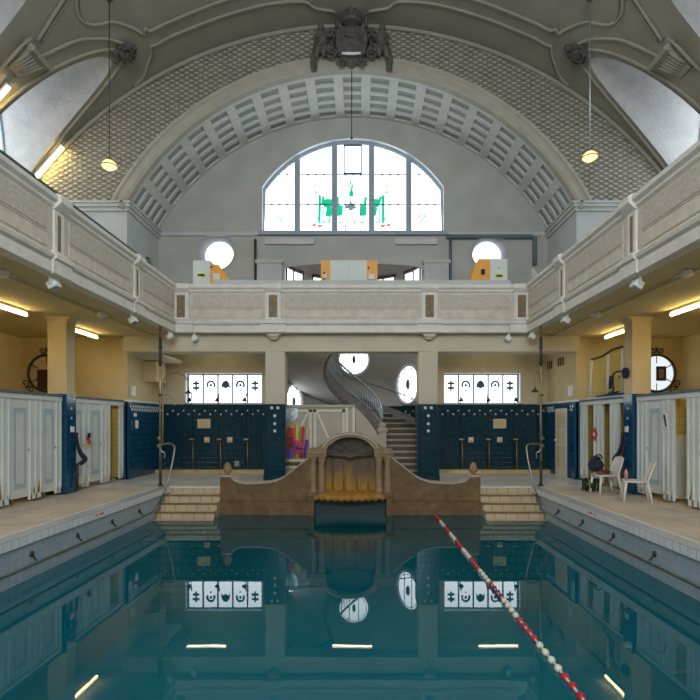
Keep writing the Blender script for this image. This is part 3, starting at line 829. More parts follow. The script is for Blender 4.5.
# ================================================================== GALLERY PARAPETS
# profile (outward offset, z) of the moulded parapet
def parapet_parts(t, mapper, u0, u1, pil, corner0=False, corner1=False, back=.14, sw=.105, pw=.2, pr=.06):
    """mapper(u, o, z): u along the gallery, o outward"""
    def run(prof, a, b, name, m, bevel=0):
        mb = MB(); mb.prism(prof, lambda o, z, d: mapper(d, o, z), a, b); return mb.build(name, m, t)
    run([(0, ZU+.1), (0, 5.0), (-back, 5.0), (-back, ZU+.1)], u0, u1, 'wall_panel', M['stone'])
    run([(.07, ZU), (.07, ZU+.17), (.03, ZU+.19), (.10, ZU+.22), (.12, ZU+.27), (.06, ZU+.32), (0, ZU+.34), (-back, ZU+.34), (-back, ZU)], u0, u1, 'base_moulding', M['stone_l'])
    run([(0, 4.90), (.05, 4.94), (.05, 4.98), (.11, 5.02), (.11, 5.09), (.07, 5.12), (-back-.05, 5.12), (-back-.05, 4.96), (-back, 4.9)], u0, u1, 'top_rail', M['stone_l'])
    # raised fields between pilasters: rough upper band, smooth lower band
    edges = [u0+(.3 if corner0 else 0)]
    for p in pil: edges += [p-.24, p+.24]
    edges.append(u1-(.3 if corner1 else 0))
    for a, b in zip(edges[::2], edges[1::2]):
        if b-a < .4: continue
        mb = MB()
        mb.prism([(0, 4.52), (.022, 4.52), (.022, 4.86), (0, 4.86)], lambda o, z, d: mapper(d, o, z), a+.06, b-.06); mb.build('upper_field', M['stone_r'], t)
        mb = MB(); mb.prism([(0, 4.26), (.02, 4.26), (.02, 4.47), (.035, 4.475), (.035, 4.495), (0, 4.5)], lambda o, z, d: mapper(d, o, z), a+.06, b-.06); mb.build('lower_field', M['stone'], t)
    for p in pil:
        mb = MB()
        f = lambda o, z, d: mapper(d, o, z)
        mb.prism([(0, ZU+.30), (pr, ZU+.30), (pr, 4.925), (0, 4.925)], f, p-pw, p-sw-.005); mb.prism([(0, ZU+.30), (pr, ZU+.30), (pr, 4.925), (0, 4.925)], f, p+sw+.005, p+pw)
        mb.prism([(0, ZU+.30), (pr, ZU+.30), (pr, 4.26), (0, 4.26)], f, p-sw-.005, p+sw+.005); mb.prism([(0, 4.84), (pr, 4.84), (pr, 4.925), (0, 4.925)], f, p-sw-.005, p+sw+.005)
        mb.prism([(.05, ZU-.02), (.06+pr, ZU), (.06+pr, ZU+.2), (.11+pr, ZU+.22), (.11+pr, ZU+.28), (.05, ZU+.36)], f, p-pw-.13, p+pw+.13)
        mb.prism([(.05, 4.9), (.10, 4.94), (.16, 5.0), (.16, 5.10), (.1, 5.13), (-.1, 5.13), (-.1, 4.9)], f, p-pw-.03, p+pw+.03)
        q = mb.build('pilaster', M['stone_l'], t)
        mb = MB(); mb.prism([(0, 4.27), (.03, 4.27), (.03, 4.83), (0, 4.83)], f, p-sw, p+sw); mb.build('inset_strip', M['strip'], q)

t = thing('gallery_parapet', 'stone gallery parapet across the end of the hall, above the fountain', 'balcony', (0, YBAL, ZU))
parapet_parts(t, lambda u, o, z: (u, YBAL-o, z), -BX, BX, [-4.42, -2.03, 2.03, 4.42])
for s in (-1, 1):
    mb = MB()
    mb.prism([(-.2, ZU), (.2, ZU), (.12, ZU-.10), (-.12, ZU-.10)], lambda u, v, d: (s*2.03+u, d, v), YBAL-.02, YC); mb.prism([(-.12, ZU-.10), (.12, ZU-.1), (.06, ZU-.16), (-.06, ZU-.16)], lambda u, v, d: (s*2.03+u, d, v), YBAL+.05, YC)
    mb.build('bracket', M['beam'], t)
mb = MB(); mb.box(-3.6, 4.15, YBAL+.02, YBAL+.12, 5.12, 5.25); mb.build('rail_board', M['pier'], t)
t = thing('gallery_parapet', 'stone gallery parapet along the left side of the pool', 'balcony', (-BX, 4, ZU))
parapet_parts(t, lambda u, o, z: (-BX+o, u, z), YR, YBAL, [2.4, 5.3, 8.23, 11.1], sw=.05, pw=.13, pr=.035)
mb = MB(); mb.tube([(-BX-.1, y, 5.24) for y in lin(2.4, 12.0, 20)], .05, 6)
for y in lin(2.6, 11.8, 8): mb.tube([(-BX-.1, y, 5.1), (-BX-.1, y, 5.24)], .02, 5)
mb.build('hand_bar', M['dgreen'], t)
t = thing('gallery_parapet', 'stone gallery parapet along the right side, over the plastic chairs', 'balcony', (BX, 4, ZU))
parapet_parts(t, lambda u, o, z: (BX-o, u, z), YR, YBAL, [2.4, 5.3, 8.23, 11.1], sw=.05, pw=.13, pr=.035)
# small acrylic screen at right corner
tag(MB().prism([(0, 0), (.42, 0), (.42, .42), (.2, .30), (0, .12)], lambda u, v, d: (4.66+d, 12.9+u, 5.12+v), 0, .02).build('acrylic_screen', M['clear']), 'small clear screen on the parapet corner near the right round window', 'screen')

# floodlights under the parapet pilasters
def floodlight(x, y, s, lab, tilt=.5):
    t = thing('floodlight', lab, 'floodlight', (x, y, ZU), 'floodlights under the gallery edge')
    R = Matrix.Rotation(s*tilt, 3, 'Y')
    mb = MB(); mb.obox((0, 0, -.13), (.15, .17, .12), R); mb.build('housing', M['white'], t, local=True, bevel=.015)
    mb = MB(); mb.obox(R @ Vector((s*.0, 0, -.065))+Vector((0, 0, -.13)), (.12, .14, .01), R); mb.build('lens', M['chrome'], t, local=True)
    mb = MB(); mb.box(-.02, .02, -.11, -.09, -.14, 0); mb.box(-.02, .02, .09, .11, -.14, 0); mb.box(-.03, .03, -.11, .11, -.012, 0); mb.build('bracket', M['white'], t, local=True)
for s, nm in ((-1, 'left'), (1, 'right')):
    for y, o in ((8.23, 'in the middle'), (11.1, 'second from the end')):
        floodlight(s*(BX+.06), y, s, 'white floodlight under the %s parapet, %s' % (nm, o))
    floodlight(s*(BX+.02), 13.15, s, 'white floodlight under the %s corner of the galleries' % nm)
    floodlight(s*4.1, 13.5, s, 'white floodlight under the end gallery by the %s shower post' % nm)
# bulkhead lamps on gallery soffit
for s, nm in ((-1, 'left'), (1, 'right')):
    for y, o in ((7.9, 'nearer'), (10.9, 'farther')):
        t = thing('bulkhead_lamp', 'small round bulkhead lamp on the %s gallery soffit, %s one' % (nm, o), 'ceiling lamp', (s*5.25, y, ZU), 'bulkhead lamps under the galleries')
        mb = MB(); mb.lathe([(.001, 0), (.10, 0), (.10, -.03), (.08, -.04)], (0, 0, 0), 16); mb.box(-.02, .02, .08, .30, -.03, 0); mb.build('base', M['plastic'], t, local=True)
        mb = MB(); mb.lathe([(.09, -.03), (.085, -.07), (.05, -.10), (.001, -.11)], (0, 0, 0), 16); mb.build('dome', M['plastic'], t, local=True)

# ================================================================== FLUORESCENT TUBES
def tube_light(p0, p1, up, lab, m=None, group='fluorescent lights under the galleries', r=.026, stem=0):
    p0, p1, up = Vector(p0), Vector(p1), Vector(up).normalized()
    c = (p0+p1)/2; d = (p1-p0).normalized(); L = (p1-p0).length
    t = thing('fluorescent_light', lab, 'fluorescent light', c, group)
    x = d; z = up; y = z.cross(x).normalized(); z = x.cross(y)
    R = Matrix((x, y, z)).transposed()
    mb = MB(); mb.obox(c+z*.075, (L, .07, .05), R)
    if stem: mb.obox(c+z*(.1+stem/2)+x*L*.3, (.03, .03, stem), R); mb.obox(c+z*(.1+stem/2)-x*L*.3, (.03, .03, stem), R)
    mb.obox(c+x*(L/2-.02)+z*.03, (.04, .05, .09), R); mb.obox(c-x*(L/2-.02)+z*.03, (.04, .05, .09), R)
    mb.build('fixture', M['plastic'], t)
    mb = MB(); mb.tube([c-x*(L/2-.04), c+x*(L/2-.04)], r, 10); mb.build('tube', m or M['tube'], t)
    return t
for s, nm in ((-1, 'left'), (1, 'right')):
    tube_light((s*6.55, 9.15, 3.72), (s*6.55, 10.5, 3.72), (0, 0, 1), 'yellow fluorescent light over the %s cabins, in front of the column' % nm)
    tube_light((s*6.55, 12.0, 3.72), (s*6.55, 13.3, 3.72), (0, 0, 1), 'yellow fluorescent light over the %s cabins, behind the column' % nm)
    tube_light((s*6.55, 6.3, 3.72), (s*6.55, 7.6, 3.72), (0, 0, 1), 'yellow fluorescent light over the nearest %s cabins' % nm)
    tube_light((s*7.7, 9.2, 3.72), (s*7.7, 10.5, 3.72), (0, 0, 1), 'yellow fluorescent light behind the %s cabins' % nm)
for x, o in ((-4.18, 'over the left showers'), (0, 'in front of the stairs'), (4.18, 'over the right showers')):
    tube_light((x-.6, 14.75, 3.60), (x+.6, 14.75, 3.60), (0, 0, 1), 'pale fluorescent light under the end gallery, '+o, M['tubew'], 'fluorescent lights under the end gallery', stem=.17)
# two lights on the vault at the left
def lun_light(y, th0, th1, lab):
    p0, p1 = Vector(vp(y, th0, -1, .14)), Vector(vp(y, th1, -1, .14))
    m_ = math.radians((th0+th1)/2)
    tube_light(p0, p1, (-math.sin(m_), 0, math.cos(m_)), lab, M['tubev'], 'fluorescent lights on the vault', r=.022)
lun_light(13.72, 52.9, 46.0, 'yellow fluorescent light lighting the left end of the patterned wall')
lun_light(11.45, 51.5, 45.0, 'yellow fluorescent light on the vault rib at the left edge')

# ================================================================== PENDANT LAMPS
for s, nm in ((-1, 'left'), (1, 'right')):
    y = 11.25; x = s*5.25; zc = vault_z(5.25)
    dz = -.13 if s < 0 else .06
    t = thing('pendant_lamp', 'glass bowl pendant lamp hanging before the %s lunette' % nm, 'pendant lamp', (x, y, 7.2+dz), 'pendant lamps')
    mb = MB(); mb.tube([(x, y, 7.42+dz), (x, y, zc)], .012, 6); mb.build('rod', M['brass_d'] if s < 0 else M['rail_iron'], t)
    mb = MB(); mb.lathe([(.001, zc+.02), (.10, zc), (.11, zc-.05), (.05, zc-.10), (.07, zc-.14), (.02, zc-.2)], (x, y, 0), 14); mb.build('ceiling_rose', M['brass_d'], t)
    mb = MB(); mb.lathe([(.02, 7.46), (.04, 7.43), (.07, 7.40), (.07, 7.37)], (x, y, dz), 16); mb.build('gallery', M['brass'], t)
    mb = MB(); mb.lathe([(.04, 7.40), (.09, 7.375), (.145, 7.32), (.165, 7.27), (.15, 7.25), (.085, 7.20), (.001, 7.18)], (x, y, dz), 20); mb.build('glass_bowl', M['bulbglass'], t)
    mb = MB(); mb.tube([(x+.166*math.cos(a), y+.166*math.sin(a), 7.268+dz) for a in lin(0, 2*PI*.96, 24)], .012, 5, closed=True); mb.build('rim', M['brass'], t)
CREST_Z = -.04
t = thing('lamp_cable', 'thin dark cable hanging from the coat of arms before the large window', 'cable', (0, YF-.1, 10.1))
mb = MB(); mb.tube([(0, YF-.06, 10.98), (0, YF-.06, 9.2)], .012, 6); mb.build('cable', M['black'], t)
mb = MB(); mb.lathe([(.001, 9.22), (.03, 9.20), (.03, 9.16), (.001, 9.14)], (0, YF-.06, 0), 10); mb.build('weight', M['black'], t)

# ================================================================== COAT OF ARMS AND VAULT ORNAMENTS
t = thing('coat_of_arms', 'carved dark coat of arms with two figures on the crown of the arch', 'coat of arms', (0, YF-.2, 11.5)); t.scale = (.92, 1, .88); CREST = t
mb = MB()
sh = [(-.42, .46), (-.30, .54), (0, .50), (.30, .54), (.42, .46), (.46, .1), (.40, -.25), (.22, -.48), (0, -.58), (-.22, -.48), (-.40, -.25), (-.46, .1)]
mb.prism(sh, lambda u, v, d: (u, YF-.2+d*(1-.25*abs(u)), 11.5+v), -.18, .2)
mb.sphere((0, YF-.34, 11.5), .32, 1, .35, 1.25)
mb.build('shield', M['dark_stone'], t, remesh=.025)
for s in (-1, 1):
    mb = MB()
    for cx_, cz_, r0, k in ((s*.52, 11.86, .16, 1), (s*.56, 11.30, .17, -1), (s*.3, 10.98, .12, 1)):
        mb.tube([(cx_+s*(r0*(1-i/26))*math.cos(k*i*.42), YF-.28-.002*i, cz_+(r0*(1-i/26))*math.sin(k*i*.42)) for i in range(24)], .045, 6)
    mb.tube([(s*.5, YF-.25, 11.75), (s*.58, YF-.28, 11.55), (s*.52, YF-.27, 11.35)], .05, 6)
    mb.build('scroll_border', M['dark_stone'], t)
mb = MB()
mb.lathe([(.26, 12.08), (.30, 12.12), (.28, 12.17), (.24, 12.20)], (0, YF-.32, 0), 20)
for k in range(9):
    a = PI+PI*k/8; mb.tube([(.26*math.cos(a), YF-.32+.26*math.sin(a), 12.17), (.29*math.cos(a), YF-.32+.29*math.sin(a), 12.30)], [.04, .015], 6); mb.sphere((.29*math.cos(a), YF-.32+.29*math.sin(a), 12.32), .03, n=8, m=6)
for s in (-1, 1): mb.lathe([(.05, 11.98), (.06, 12.12), (.045, 12.2), (.06, 12.32), (.02, 12.36)], (s*.42, YF-.34, 0), 10)
mb.build('crown', M['dark_stone'], t)
mb = MB(); mb.tube([(-.26, YF-.50, 11.10), (-.13, YF-.54, 11.06), (0, YF-.55, 11.05), (.13, YF-.54, 11.06), (.26, YF-.50, 11.10)], .035, 6); mb.build('ribbon', M['winwhite'], t)
mb = MB(); mb.tube([(-.16, YF-.42, 11.72), (0, YF-.46, 11.66), (.16, YF-.42, 11.72)], .08, 8); mb.sphere((0, YF-.42, 11.80), .12, 1.6, .7, .9); mb.build('helmet', M['fount_d'], t)
for s in (-1, 1):
    mb = MB(); bx = s*.86
    mb.sphere((bx+s*.02, YF-.30, 12.02), .105, 1, 1, 1.15)                      # head
    mb.tube([(bx+s*.02, YF-.3, 11.95), (bx, YF-.30, 11.82), (bx-s*.03, YF-.29, 11.62), (bx, YF-.28, 11.46)], [.07, .15, .14, .13], 10)   # torso
    mb.tube([(bx-s*.08, YF-.3, 11.85), (bx-s*.22, YF-.36, 11.72), (bx-s*.33, YF-.36, 11.82)], [.06, .05, .04], 8)   # arm to the shield
    mb.tube([(bx+s*.1, YF-.3, 11.85), (bx+s*.22, YF-.36, 11.66), (bx+s*.14, YF-.42, 11.52)], [.06, .05, .04], 8)
    mb.tube([(bx+s*.04, YF-.3, 11.48), (bx+s*.10, YF-.42, 11.30), (bx+s*.16, YF-.34, 11.08)], [.11, .085, .06], 8)
    mb.tube([(bx-s*.06, YF-.3, 11.48), (bx-s*.10, YF-.42, 11.34), (bx-s*.04, YF-.36, 11.14)], [.11, .08, .055], 8)
    mb.build('supporter_figure', M['fount_d'], t, remesh=.022)
    mb = MB(); mb.tube([(s*1.02, YF-.26, 11.45), (s*1.10, YF-.28, 11.15), (s*1.08, YF-.28, 10.82)], [.08, .10, .09], 8); mb.sphere((s*1.08, YF-.28, 10.80), .09)
    mb.sphere((s*1.0, YF-.24, 11.7), .1, .8, .8, 1.6)
    mb.build('console', M['dark_stone'], t)
for s, nm in ((-1, 'left'), (1, 'right')):
    p = Vector(vp(12.72, 31.4, s, .02))
    t = thing('cartouche', 'dark carved cartouche at the crown of the %s lunette' % nm, 'carved ornament', p, 'cartouches on the lunettes')
    nrm = Vector((-s*math.sin(math.radians(31.4)), 0, -math.cos(math.radians(31.4)))); tx = Vector((0, 1, 0)); ty = nrm.cross(tx)
    R = Matrix((tx, ty, nrm)).transposed()
    mb = MB()
    for u, v_, q in ((0, 0, .16), (.16, .10, .10), (-.16, .10, .10), (.15, -.14, .09), (-.15, -.14, .09), (0, .26, .09), (.0, -.27, .10), (.24, 0, .06), (-.24, 0, .06), (.1, .22, .07), (-.1, .22, .07)):
        mb.sphere(p+R @ Vector((u, v_, .05)), q, 1, 1, .8, 10, 7, R)
    mb.build('carved_body', M['dark_stone'], t, remesh=.022)
    mb = MB()
    for q in (-1, 1): mb.tube([p+R @ Vector((q*(.2-.13*i/14)*math.cos(i*.45)+q*.05, .02+(.2-.13*i/14)*math.sin(i*.45), .15)) for i in range(15)], .025, 6)
    mb.build('scrollwork', M['dark_stone'], t)
    # fluted corbel between lunettes
    c0 = Vector(vp(11.36, 40.0, s, .0)); a_ = math.radians(40.0)
    nrm = Vector((-s*math.sin(a_), 0, -math.cos(a_))); down = Vector((s*math.cos(a_), 0, -math.sin(a_))); R = Matrix((Vector((0, 1, 0)), down, nrm)).transposed()
    t = thing('corbel', 'fluted plaster corbel beside the %s lunette' % nm, 'corbel', c0, 'fluted corbels on the vault')
    mb = MB(); mb.obox(c0+nrm*.14, (.66, .10, .30), R); mb.obox(c0+nrm*.11+down*.08, (.58, .08, .22), R); mb.build('cap', M['mould'], t)
    mb = MB()
    for k in range(6):
        u = -.22+k*.088
        mb.tube([c0+R @ Vector((u, .12, .17)), c0+R @ Vector((u*.85, .40, .12)), c0+R @ Vector((u*.7, .62, .05))], [.04, .036, .025], 6)
    mb.prism([(-.26, .1), (.26, .1), (.17, .68), (-.17, .68)], lambda u, v, d: c0+R @ Vector((u, v, d*(1.2-v))), -.05, .14)
    mb.build('fluting', M['mould'], t)
    mb = MB(); mb.tube([c0+R @ Vector((-.36, -.12, .1)), c0+R @ Vector((-.38, .2, .12)), c0+R @ Vector((-.30, .6, .1)), c0+R @ Vector((-.24, .85, .06)), c0+R @ Vector((-.2, 1.1, .04))], .03, 6); mb.build('side_bead', M['mould'], t)

# ================================================================== UPPER GALLERY CABINETS AND PIPES
def ocab(x0, x1, segs, lab, ztop, plates):
    t = thing('equipment_cabinet', lab, 'cabinet', ((x0+x1)/2, 13.75, ZG), 'white and orange cabinets on the end gallery')
    mb = MB(); mb.box(segs[0][0], segs[0][1], 13.72, 14.3, ZG, ztop); mb.build('body', M['cabinet'], t, bevel=.01)
    for a in segs[1:]:
        x0_, x1_, kind = a
        mb = MB()
        if kind == 'flat': mb.box(x0_, x1_, 13.74, 14.28, ZG, ztop)
        elif kind == 'slopeR': mb.prism([(x0_, ZG), (x1_, ZG), (x1_, ztop-.5), (x0_+(x1_-x0_)*.45, ztop-.12), (x0_, ztop-.08)], lambda u, v, d: (u, d, v), 13.74, 14.28)
        elif kind == 'slopeL': mb.prism([(x0_, ZG), (x1_, ZG), (x1_, ztop-.08), (x1_-(x1_-x0_)*.5, ztop-.16), (x0_, ztop-.5)], lambda u, v, d: (u, d, v), 13.74, 14.28)
        mb.build('side_unit', M['orange'], t)
    for (px, pz, w_, h_, m_, nm) in plates:
        mb = MB(); mb.box(px-w_/2, px+w_/2, 13.705, 13.73, pz-h_/2, pz+h_/2); mb.build(nm, m_, t)
    return t
ocab(-4.23, -3.28, [(-4.23, -3.77), (-3.77, -3.28, 'slopeR')], 'white cabinet with an orange side unit under the left round window', 5.86,
     [(-4.0, 5.46, .22, .10, M['lime'], 'sticker'), (-4.0, 5.46, .17, .05, M['iron'], 'sticker_text'), (-3.60, 5.42, .17, .17, M['cabinet'], 'control_panel'), (-3.73, 5.68, .04, .05, M['black'], 'knob')])
ocab(-.82, .69, [(-.57, .41), (-.82, -.57, 'flat'), (.41, .69, 'flat')], 'wide white double cabinet with orange ends under the large window', 5.86,
     [(-.08, 5.4, .01, .9, M['pier'], 'door_joint'), (-.73, 5.52, .05, .05, M['black'], 'knob'), (-.73, 5.37, .05, .05, M['black'], 'knob'), (-.71, 5.44, .09, .1, M['cabinet'], 'control_panel'), (.53, 5.42, .16, .15, M['cabinet'], 'control_panel'), (.45, 5.66, .04, .06, M['black'], 'knob')])
ocab(3.0, 4.15, [(3.69, 4.15), (3.40, 3.69, 'flat'), (3.20, 3.40, 'slopeL')], 'white cabinet with an orange side unit under the right round window', 5.90,
     [(3.93, 5.44, .20, .09, M['lime'], 'sticker'), (3.93, 5.44, .16, .045, M['iron'], 'sticker_text'), (3.50, 5.55, .10, .14, M['navy'], 'control_panel'), (3.93, 5.66, .03, .05, M['pier'], 'lock')])
def pipe(name, pts, r, lab, m):
    o = MB().tube(pts, r, 8).build(name, m); return tag(o, lab, 'pipe')
pipe('wall_pipe', [(2.9, YB-.09, 7.28), (5.5, YB-.09, 7.28), (5.62, YB-.09, 7.24), (5.62, YB-.09, 6.4)], .07, 'thick dark pipe along the upper end wall over the right round window', M['cabin_top'])
pipe('wall_pipe', [(3.02, YB-.06, 7.2), (3.02, YB-.06, ZG)], .045, 'dark upright pipe at the right of the low wall block', M['cabin_top'])
pipe('wall_pipe', [(-3.02, YB-.06, 7.2), (-3.02, YB-.06, ZG)], .04, 'dark upright pipe at the left of the low wall block', M['iron'])
for s, nm in ((-1, 'left'), (1, 'right')):
    x0, x1 = (1.2, 2.72) if s < 0 else (1.3, 2.6)
    t = thing('heating_panel', 'long pale heating panel under the %s part of the large window' % nm, 'heater', (s*(x0+x1)/2, YB-.05, 7.05), 'heating panels under the large window')
    mb = MB(); mb.box(s*x0, s*x1, YB-.12, YB, 7.04, 7.24); mb.build('panel', M['cof_rib'], t, bevel=.01)
    mb = MB()
    for k in range(12):
        xx = s*(x0+(x1-x0)*(k+.5)/12); mb.box(xx-.03, xx+.03, YB-.125, YB-.1, 7.2, 7.215)
    mb.build('vent_slots', M['pier'], t)

# ================================================================== FOUNTAIN
FY = 12.07
t = thing('fountain', 'brown stone wall fountain with arched shell niche and crusted basin', 'fountain', (0, FY, ZW))
pl = lambda u, v, d: (u, d, v)
mb = MB(); mb.box(-.90, .90, FY+.17, FY+.42, -.3, .80); mb.build('back_panel', M['fstain'], t)
mb = MB(); mb.box(-.88, .88, FY+.20, FY+.30, ZW-.9, -.3); mb.build('lower_recess', M['void_dark'], t)
mb = MB()
for x in (-.42, -.15, .15, .42): mb.tube([(x, FY+.165, -.05), (x, FY+.165, .74)], .03, 6)
mb.build('panel_ribs', M['fstain'], t)
for x in (-.87, -.67, .67, .87):
    mb = MB(); mb.lathe([(.10, -.10), (.10, -.05), (.085, -.03), (.078, .0), (.082, .25), (.07, .58), (.075, .6), (.085, .63), (.10, .68), (.10, .73)], (x, FY-.0, 0), 16); mb.build('column', M['fount2'], t)
for s in (-1, 1):
    mb = MB(); mb.box(s*.55, s*1.0, FY-.10, FY+.45, .73, .80); mb.box(s*.55, s*1.03, FY-.13, FY+.45, .80, .87); mb.build('entablature', M['fount2'], t, bevel=.012)
# arched pediment with curled shoulders
def ell(a, rx, rz, z0): return (rx*math.cos(a), z0+rz*math.sin(a))
outer = [(1.0, .87), (.96, .93), (.84, .93), (.76, .95), (.70, 1.02)]+[ell(a, .68, .40, .90) for a in lin(.36, PI-.36, 24)]+[(-.70, 1.02), (-.76, .95), (-.84, .93), (-.96, .93), (-1.0, .87)]
inner = [ell(a, .55, .33, .87) for a in lin(PI, 0, 24)]
mb = MB(); mb.prism(outer+[(-.55, .87)]+inner[1:-1]+[(.55, .87)], pl, FY-.12, FY+.42); mb.build('pediment', M['fount2'], t)
mb = MB(); mb.tube([(x, FY-.13, z) for x, z in [ell(a, .635, .375, .89) for a in lin(.12, PI-.12, 28)]], .03, 6); mb.build('pediment_bead', M['fount_l'], t)
mb = MB()
def shell(u, v):
    a = PI*u; rr = v; fl = .02*abs(math.sin(a*11/2*1.0))*v
    x, z = .57*rr*math.cos(a), .34*rr*math.sin(a)
    return (x, FY-.02+.26*math.sqrt(max(0, 1-rr*rr*.95))-fl*2, .78+z*1.24)
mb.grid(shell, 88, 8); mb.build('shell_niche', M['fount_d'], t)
mb = MB(); mb.tube([(-.56, FY+.0, .80), (-.3, FY-.03, .77), (-.12, FY-.05, .77), (0, FY-.07, .73), (.12, FY-.05, .77), (.3, FY-.03, .77), (.56, FY+.0, .80)], .03, 6); mb.sphere((0, FY-.06, .73), .055, 1, .6, .8); mb.build('swag', M['fount_d'], t)
# basin shelf, convex front, scalloped lip
mb = MB(); N = 48
plan = [(-.86+1.72*i/N) for i in range(N+1)]
fy = lambda x, k: FY-.02-.30*max(0, 1-(x/.9)**2)*k+.012*math.sin(x*40)
V = []
for x in plan:
    V.append([(x, FY+.18, -.06), (x, fy(x, .75), -.11), (x, fy(x, .95)-.02, -.15), (x, fy(x, 1.0)-.04, -.20+.015*math.sin(x*40)), (x, fy(x, .9), -.27+.02*math.sin(x*40)), (x, fy(x, .5)+.05, -.27), (x, FY+.2, -.30)])
for a, b in zip(V, V[1:]):
    for k in range(6): mb.face([a[k], b[k], b[k+1], a[k+1]], 0, True)
mb.face(V[0]); mb.face(V[-1])
mb.build('basin', M['mineral'], t)
for s in (-1, 1):
    mb = MB(); mb.box(s*.84, s*.98, FY-.08, FY+.2, ZW-.5, -.20); mb.box(s*.56, s*1.0, FY-.12, FY+.2, -.19, -.09); mb.build('leg', M['fount'], t, bevel=.01)
# wing walls
wp = [(-3.05, ZW-.6), (-3.05, .26), (-2.80, .26), (-2.76, .20), (-2.70, .155), (-2.58, .115), (-2.44, .095), (-2.2, .095), (-1.9, .12), (-1.72, .165), (-1.56, .245), (-1.40, .36), (-1.24, .49), (-1.10, .60), (-.96, .70), (-.90, .70), (-.90, ZW-.6)]
for s, nm in ((-1, 'left'), (1, 'right')):
    t = thing('fountain_wing_wall', 'curved brown wing wall at the %s of the fountain' % nm, 'wing wall', (s*2, FY, ZW), 'wing walls of the fountain')
    q = [(-x*s, z) for x, z in wp]
    mb = MB(); mb.prism(q, pl, FY, FY+.32); mb.build('wall_body', M['fount'], t)
    mb = MB(); mb.prism([(-x*s, z) for x, z in [(-3.05, -.30), (-.92, -.30), (-.92, -.27), (-3.05, -.27)]], pl, FY-.03, FY); mb.build('water_line_ledge', M['fount'], t)
    mb = MB(); top = q[2:15]
    for (a, b), (c, d) in zip(top, top[1:]): mb.face([(a, FY-.03, b+.0), (c, FY-.03, d+.0), (c, FY-.03, d+.03), (a, FY-.03, b+.03)]); mb.face([(a, FY-.03, b+.03), (c, FY-.03, d+.03), (c, FY+.35, d+.03), (a, FY+.35, b+.03)])
    mb.build('coping', M['fount_l'], t)
    fx = s*2.91
    mb = MB(); mb.box(fx-.115, fx+.115, FY-.03, FY+.30, .26, .30); mb.build('finial_block', M['fount_l'], t)
    mb = MB(); mb.lathe([(.001, .31), (.045, .31), (.04, .33), (.075, .355), (.098, .41), (.098, .46), (.078, .53), (.045, .58), (.001, .60)], (fx, FY+.13, 0), 18); mb.build('acorn_finial', M['fount2'], t)

# ================================================================== POOL STEPS
RIS = .1575
for s, nm in ((-1, 'left'), (1, 'right')):
    t = thing('pool_steps', 'beige tiled steps into the water at the %s corner of the pool' % nm, 'steps', (s*3.7, YE, ZW), 'steps into the pool')
    for k in range(6):
        y = YE-.25*(k+1); z1 = -RIS*k-RIS if k else -RIS
        mb = MB(); mb.box(s*3.05, s*(HW-.002), y, y+.26, -2.4 if k == 5 else -RIS*(k+1)-.4, -RIS*(k+1)); o = mb.build('step', M['step'], t)
        mb = MB(); mb.box(s*3.05, s*(HW-.002), y-.012, y+.03, -RIS*(k+1)-.032, -RIS*(k+1)+.006); mb.build('nosing', M['nosing'], o)
        mb = MB(); mb.box(s*3.05, s*(HW-.002), y+.03, y+.25, -RIS*(k+1)-.01, -RIS*(k+1)+.004); mb.build('tread', M['sand'], o)
    mb = MB(); mb.box(s*3.05, s*(HW-.002), YE-.01, YE+.02, -RIS, 0); mb.build('top_riser', M['step'], t)
    mb = MB(); mb.box(s*(3.05-.01), s*3.0, YE-1.5, YE-.2, -2.4, ZW-.02); mb.build('cheek', M['step'], t)

# ================================================================== RAILS
def arcpts(c, r, a0, a1, ex, ez, n=12):
    c = Vector(c); ex = Vector(ex); ez = Vector(ez)
    return [c+ex*r*math.cos(a)+ez*r*math.sin(a) for a in lin(a0, a1, n)]
def smooth3(P, k=6):
    P = [Vector(p) for p in P]; out = []
    for i in range(len(P)-1):
        p0, p1, p2, p3 = P[max(i-1, 0)], P[i], P[i+1], P[min(i+2, len(P)-1)]
        for j in range(k):
            q = j/k; out.append(.5*((2*p1)+(-p0+p2)*q+(2*p0-5*p1+4*p2-p3)*q*q+(-p0+3*p1-3*p2+p3)*q**3))
    out.append(P[-1]); return out
for s, nm in ((-1, 'left'), (1, 'right')):
    t = thing('grab_rail', 'steel grab rail along the %s pool wall just above the water' % nm, 'rail', (s*4.25, 7, -.4), 'rails on the pool walls')
    mb = MB(); mb.tube([(s*4.25, y, -.40) for y in lin(2.1, 10.95, 20)], .022, 8); mb.build('bar', M['steel'], t)
    for y in (10.7, 9.53, 8.36, 7.19, 6.0, 4.84, 3.67):
        mb = MB(); mb.tube([(s*4.25, y, -.40), (s*4.31, y+.02, -.37), (s*4.36, y+.03, -.31)], .014, 6); mb.lathe([(.001, 0), (.045, 0), (.045, .02), (.001, .03)], (s*4.375, y+.03, -.30), 10, Matrix.Rotation(-s*PI/2, 3, 'Y')); mb.build('bracket', M['brass_d'], t)
    t = thing('step_handrail', 'bent steel handrail beside the %s pool steps' % nm, 'handrail', (s*4.3, 12.2, 0), 'handrails at the pool steps')
    P = [(s*4.58, 12.4, .99), (s*4.45, 12.36, 1.03), (s*4.27, 12.30, 1.02), (s*4.19, 12.26, .93), (s*4.21, 12.18, .60), (s*4.27, 12.05, .15), (s*4.32, 11.9, -.12), (s*4.31, 11.65, -.28), (s*4.27, 11.3, -.38), (s*4.25, 10.95, -.40)]
    mb = MB(); mb.tube(smooth3(P), .022, 8); mb.build('bar', M['steel'], t)
    mb = MB(); mb.lathe([(.001, 0), (.05, 0), (.05, .02), (.02, .04)], (s*4.34, 11.9, -.12), 10, Matrix.Rotation(-s*PI/2, 3, 'Y')); mb.build('wall_flange', M['brass_d'], t)

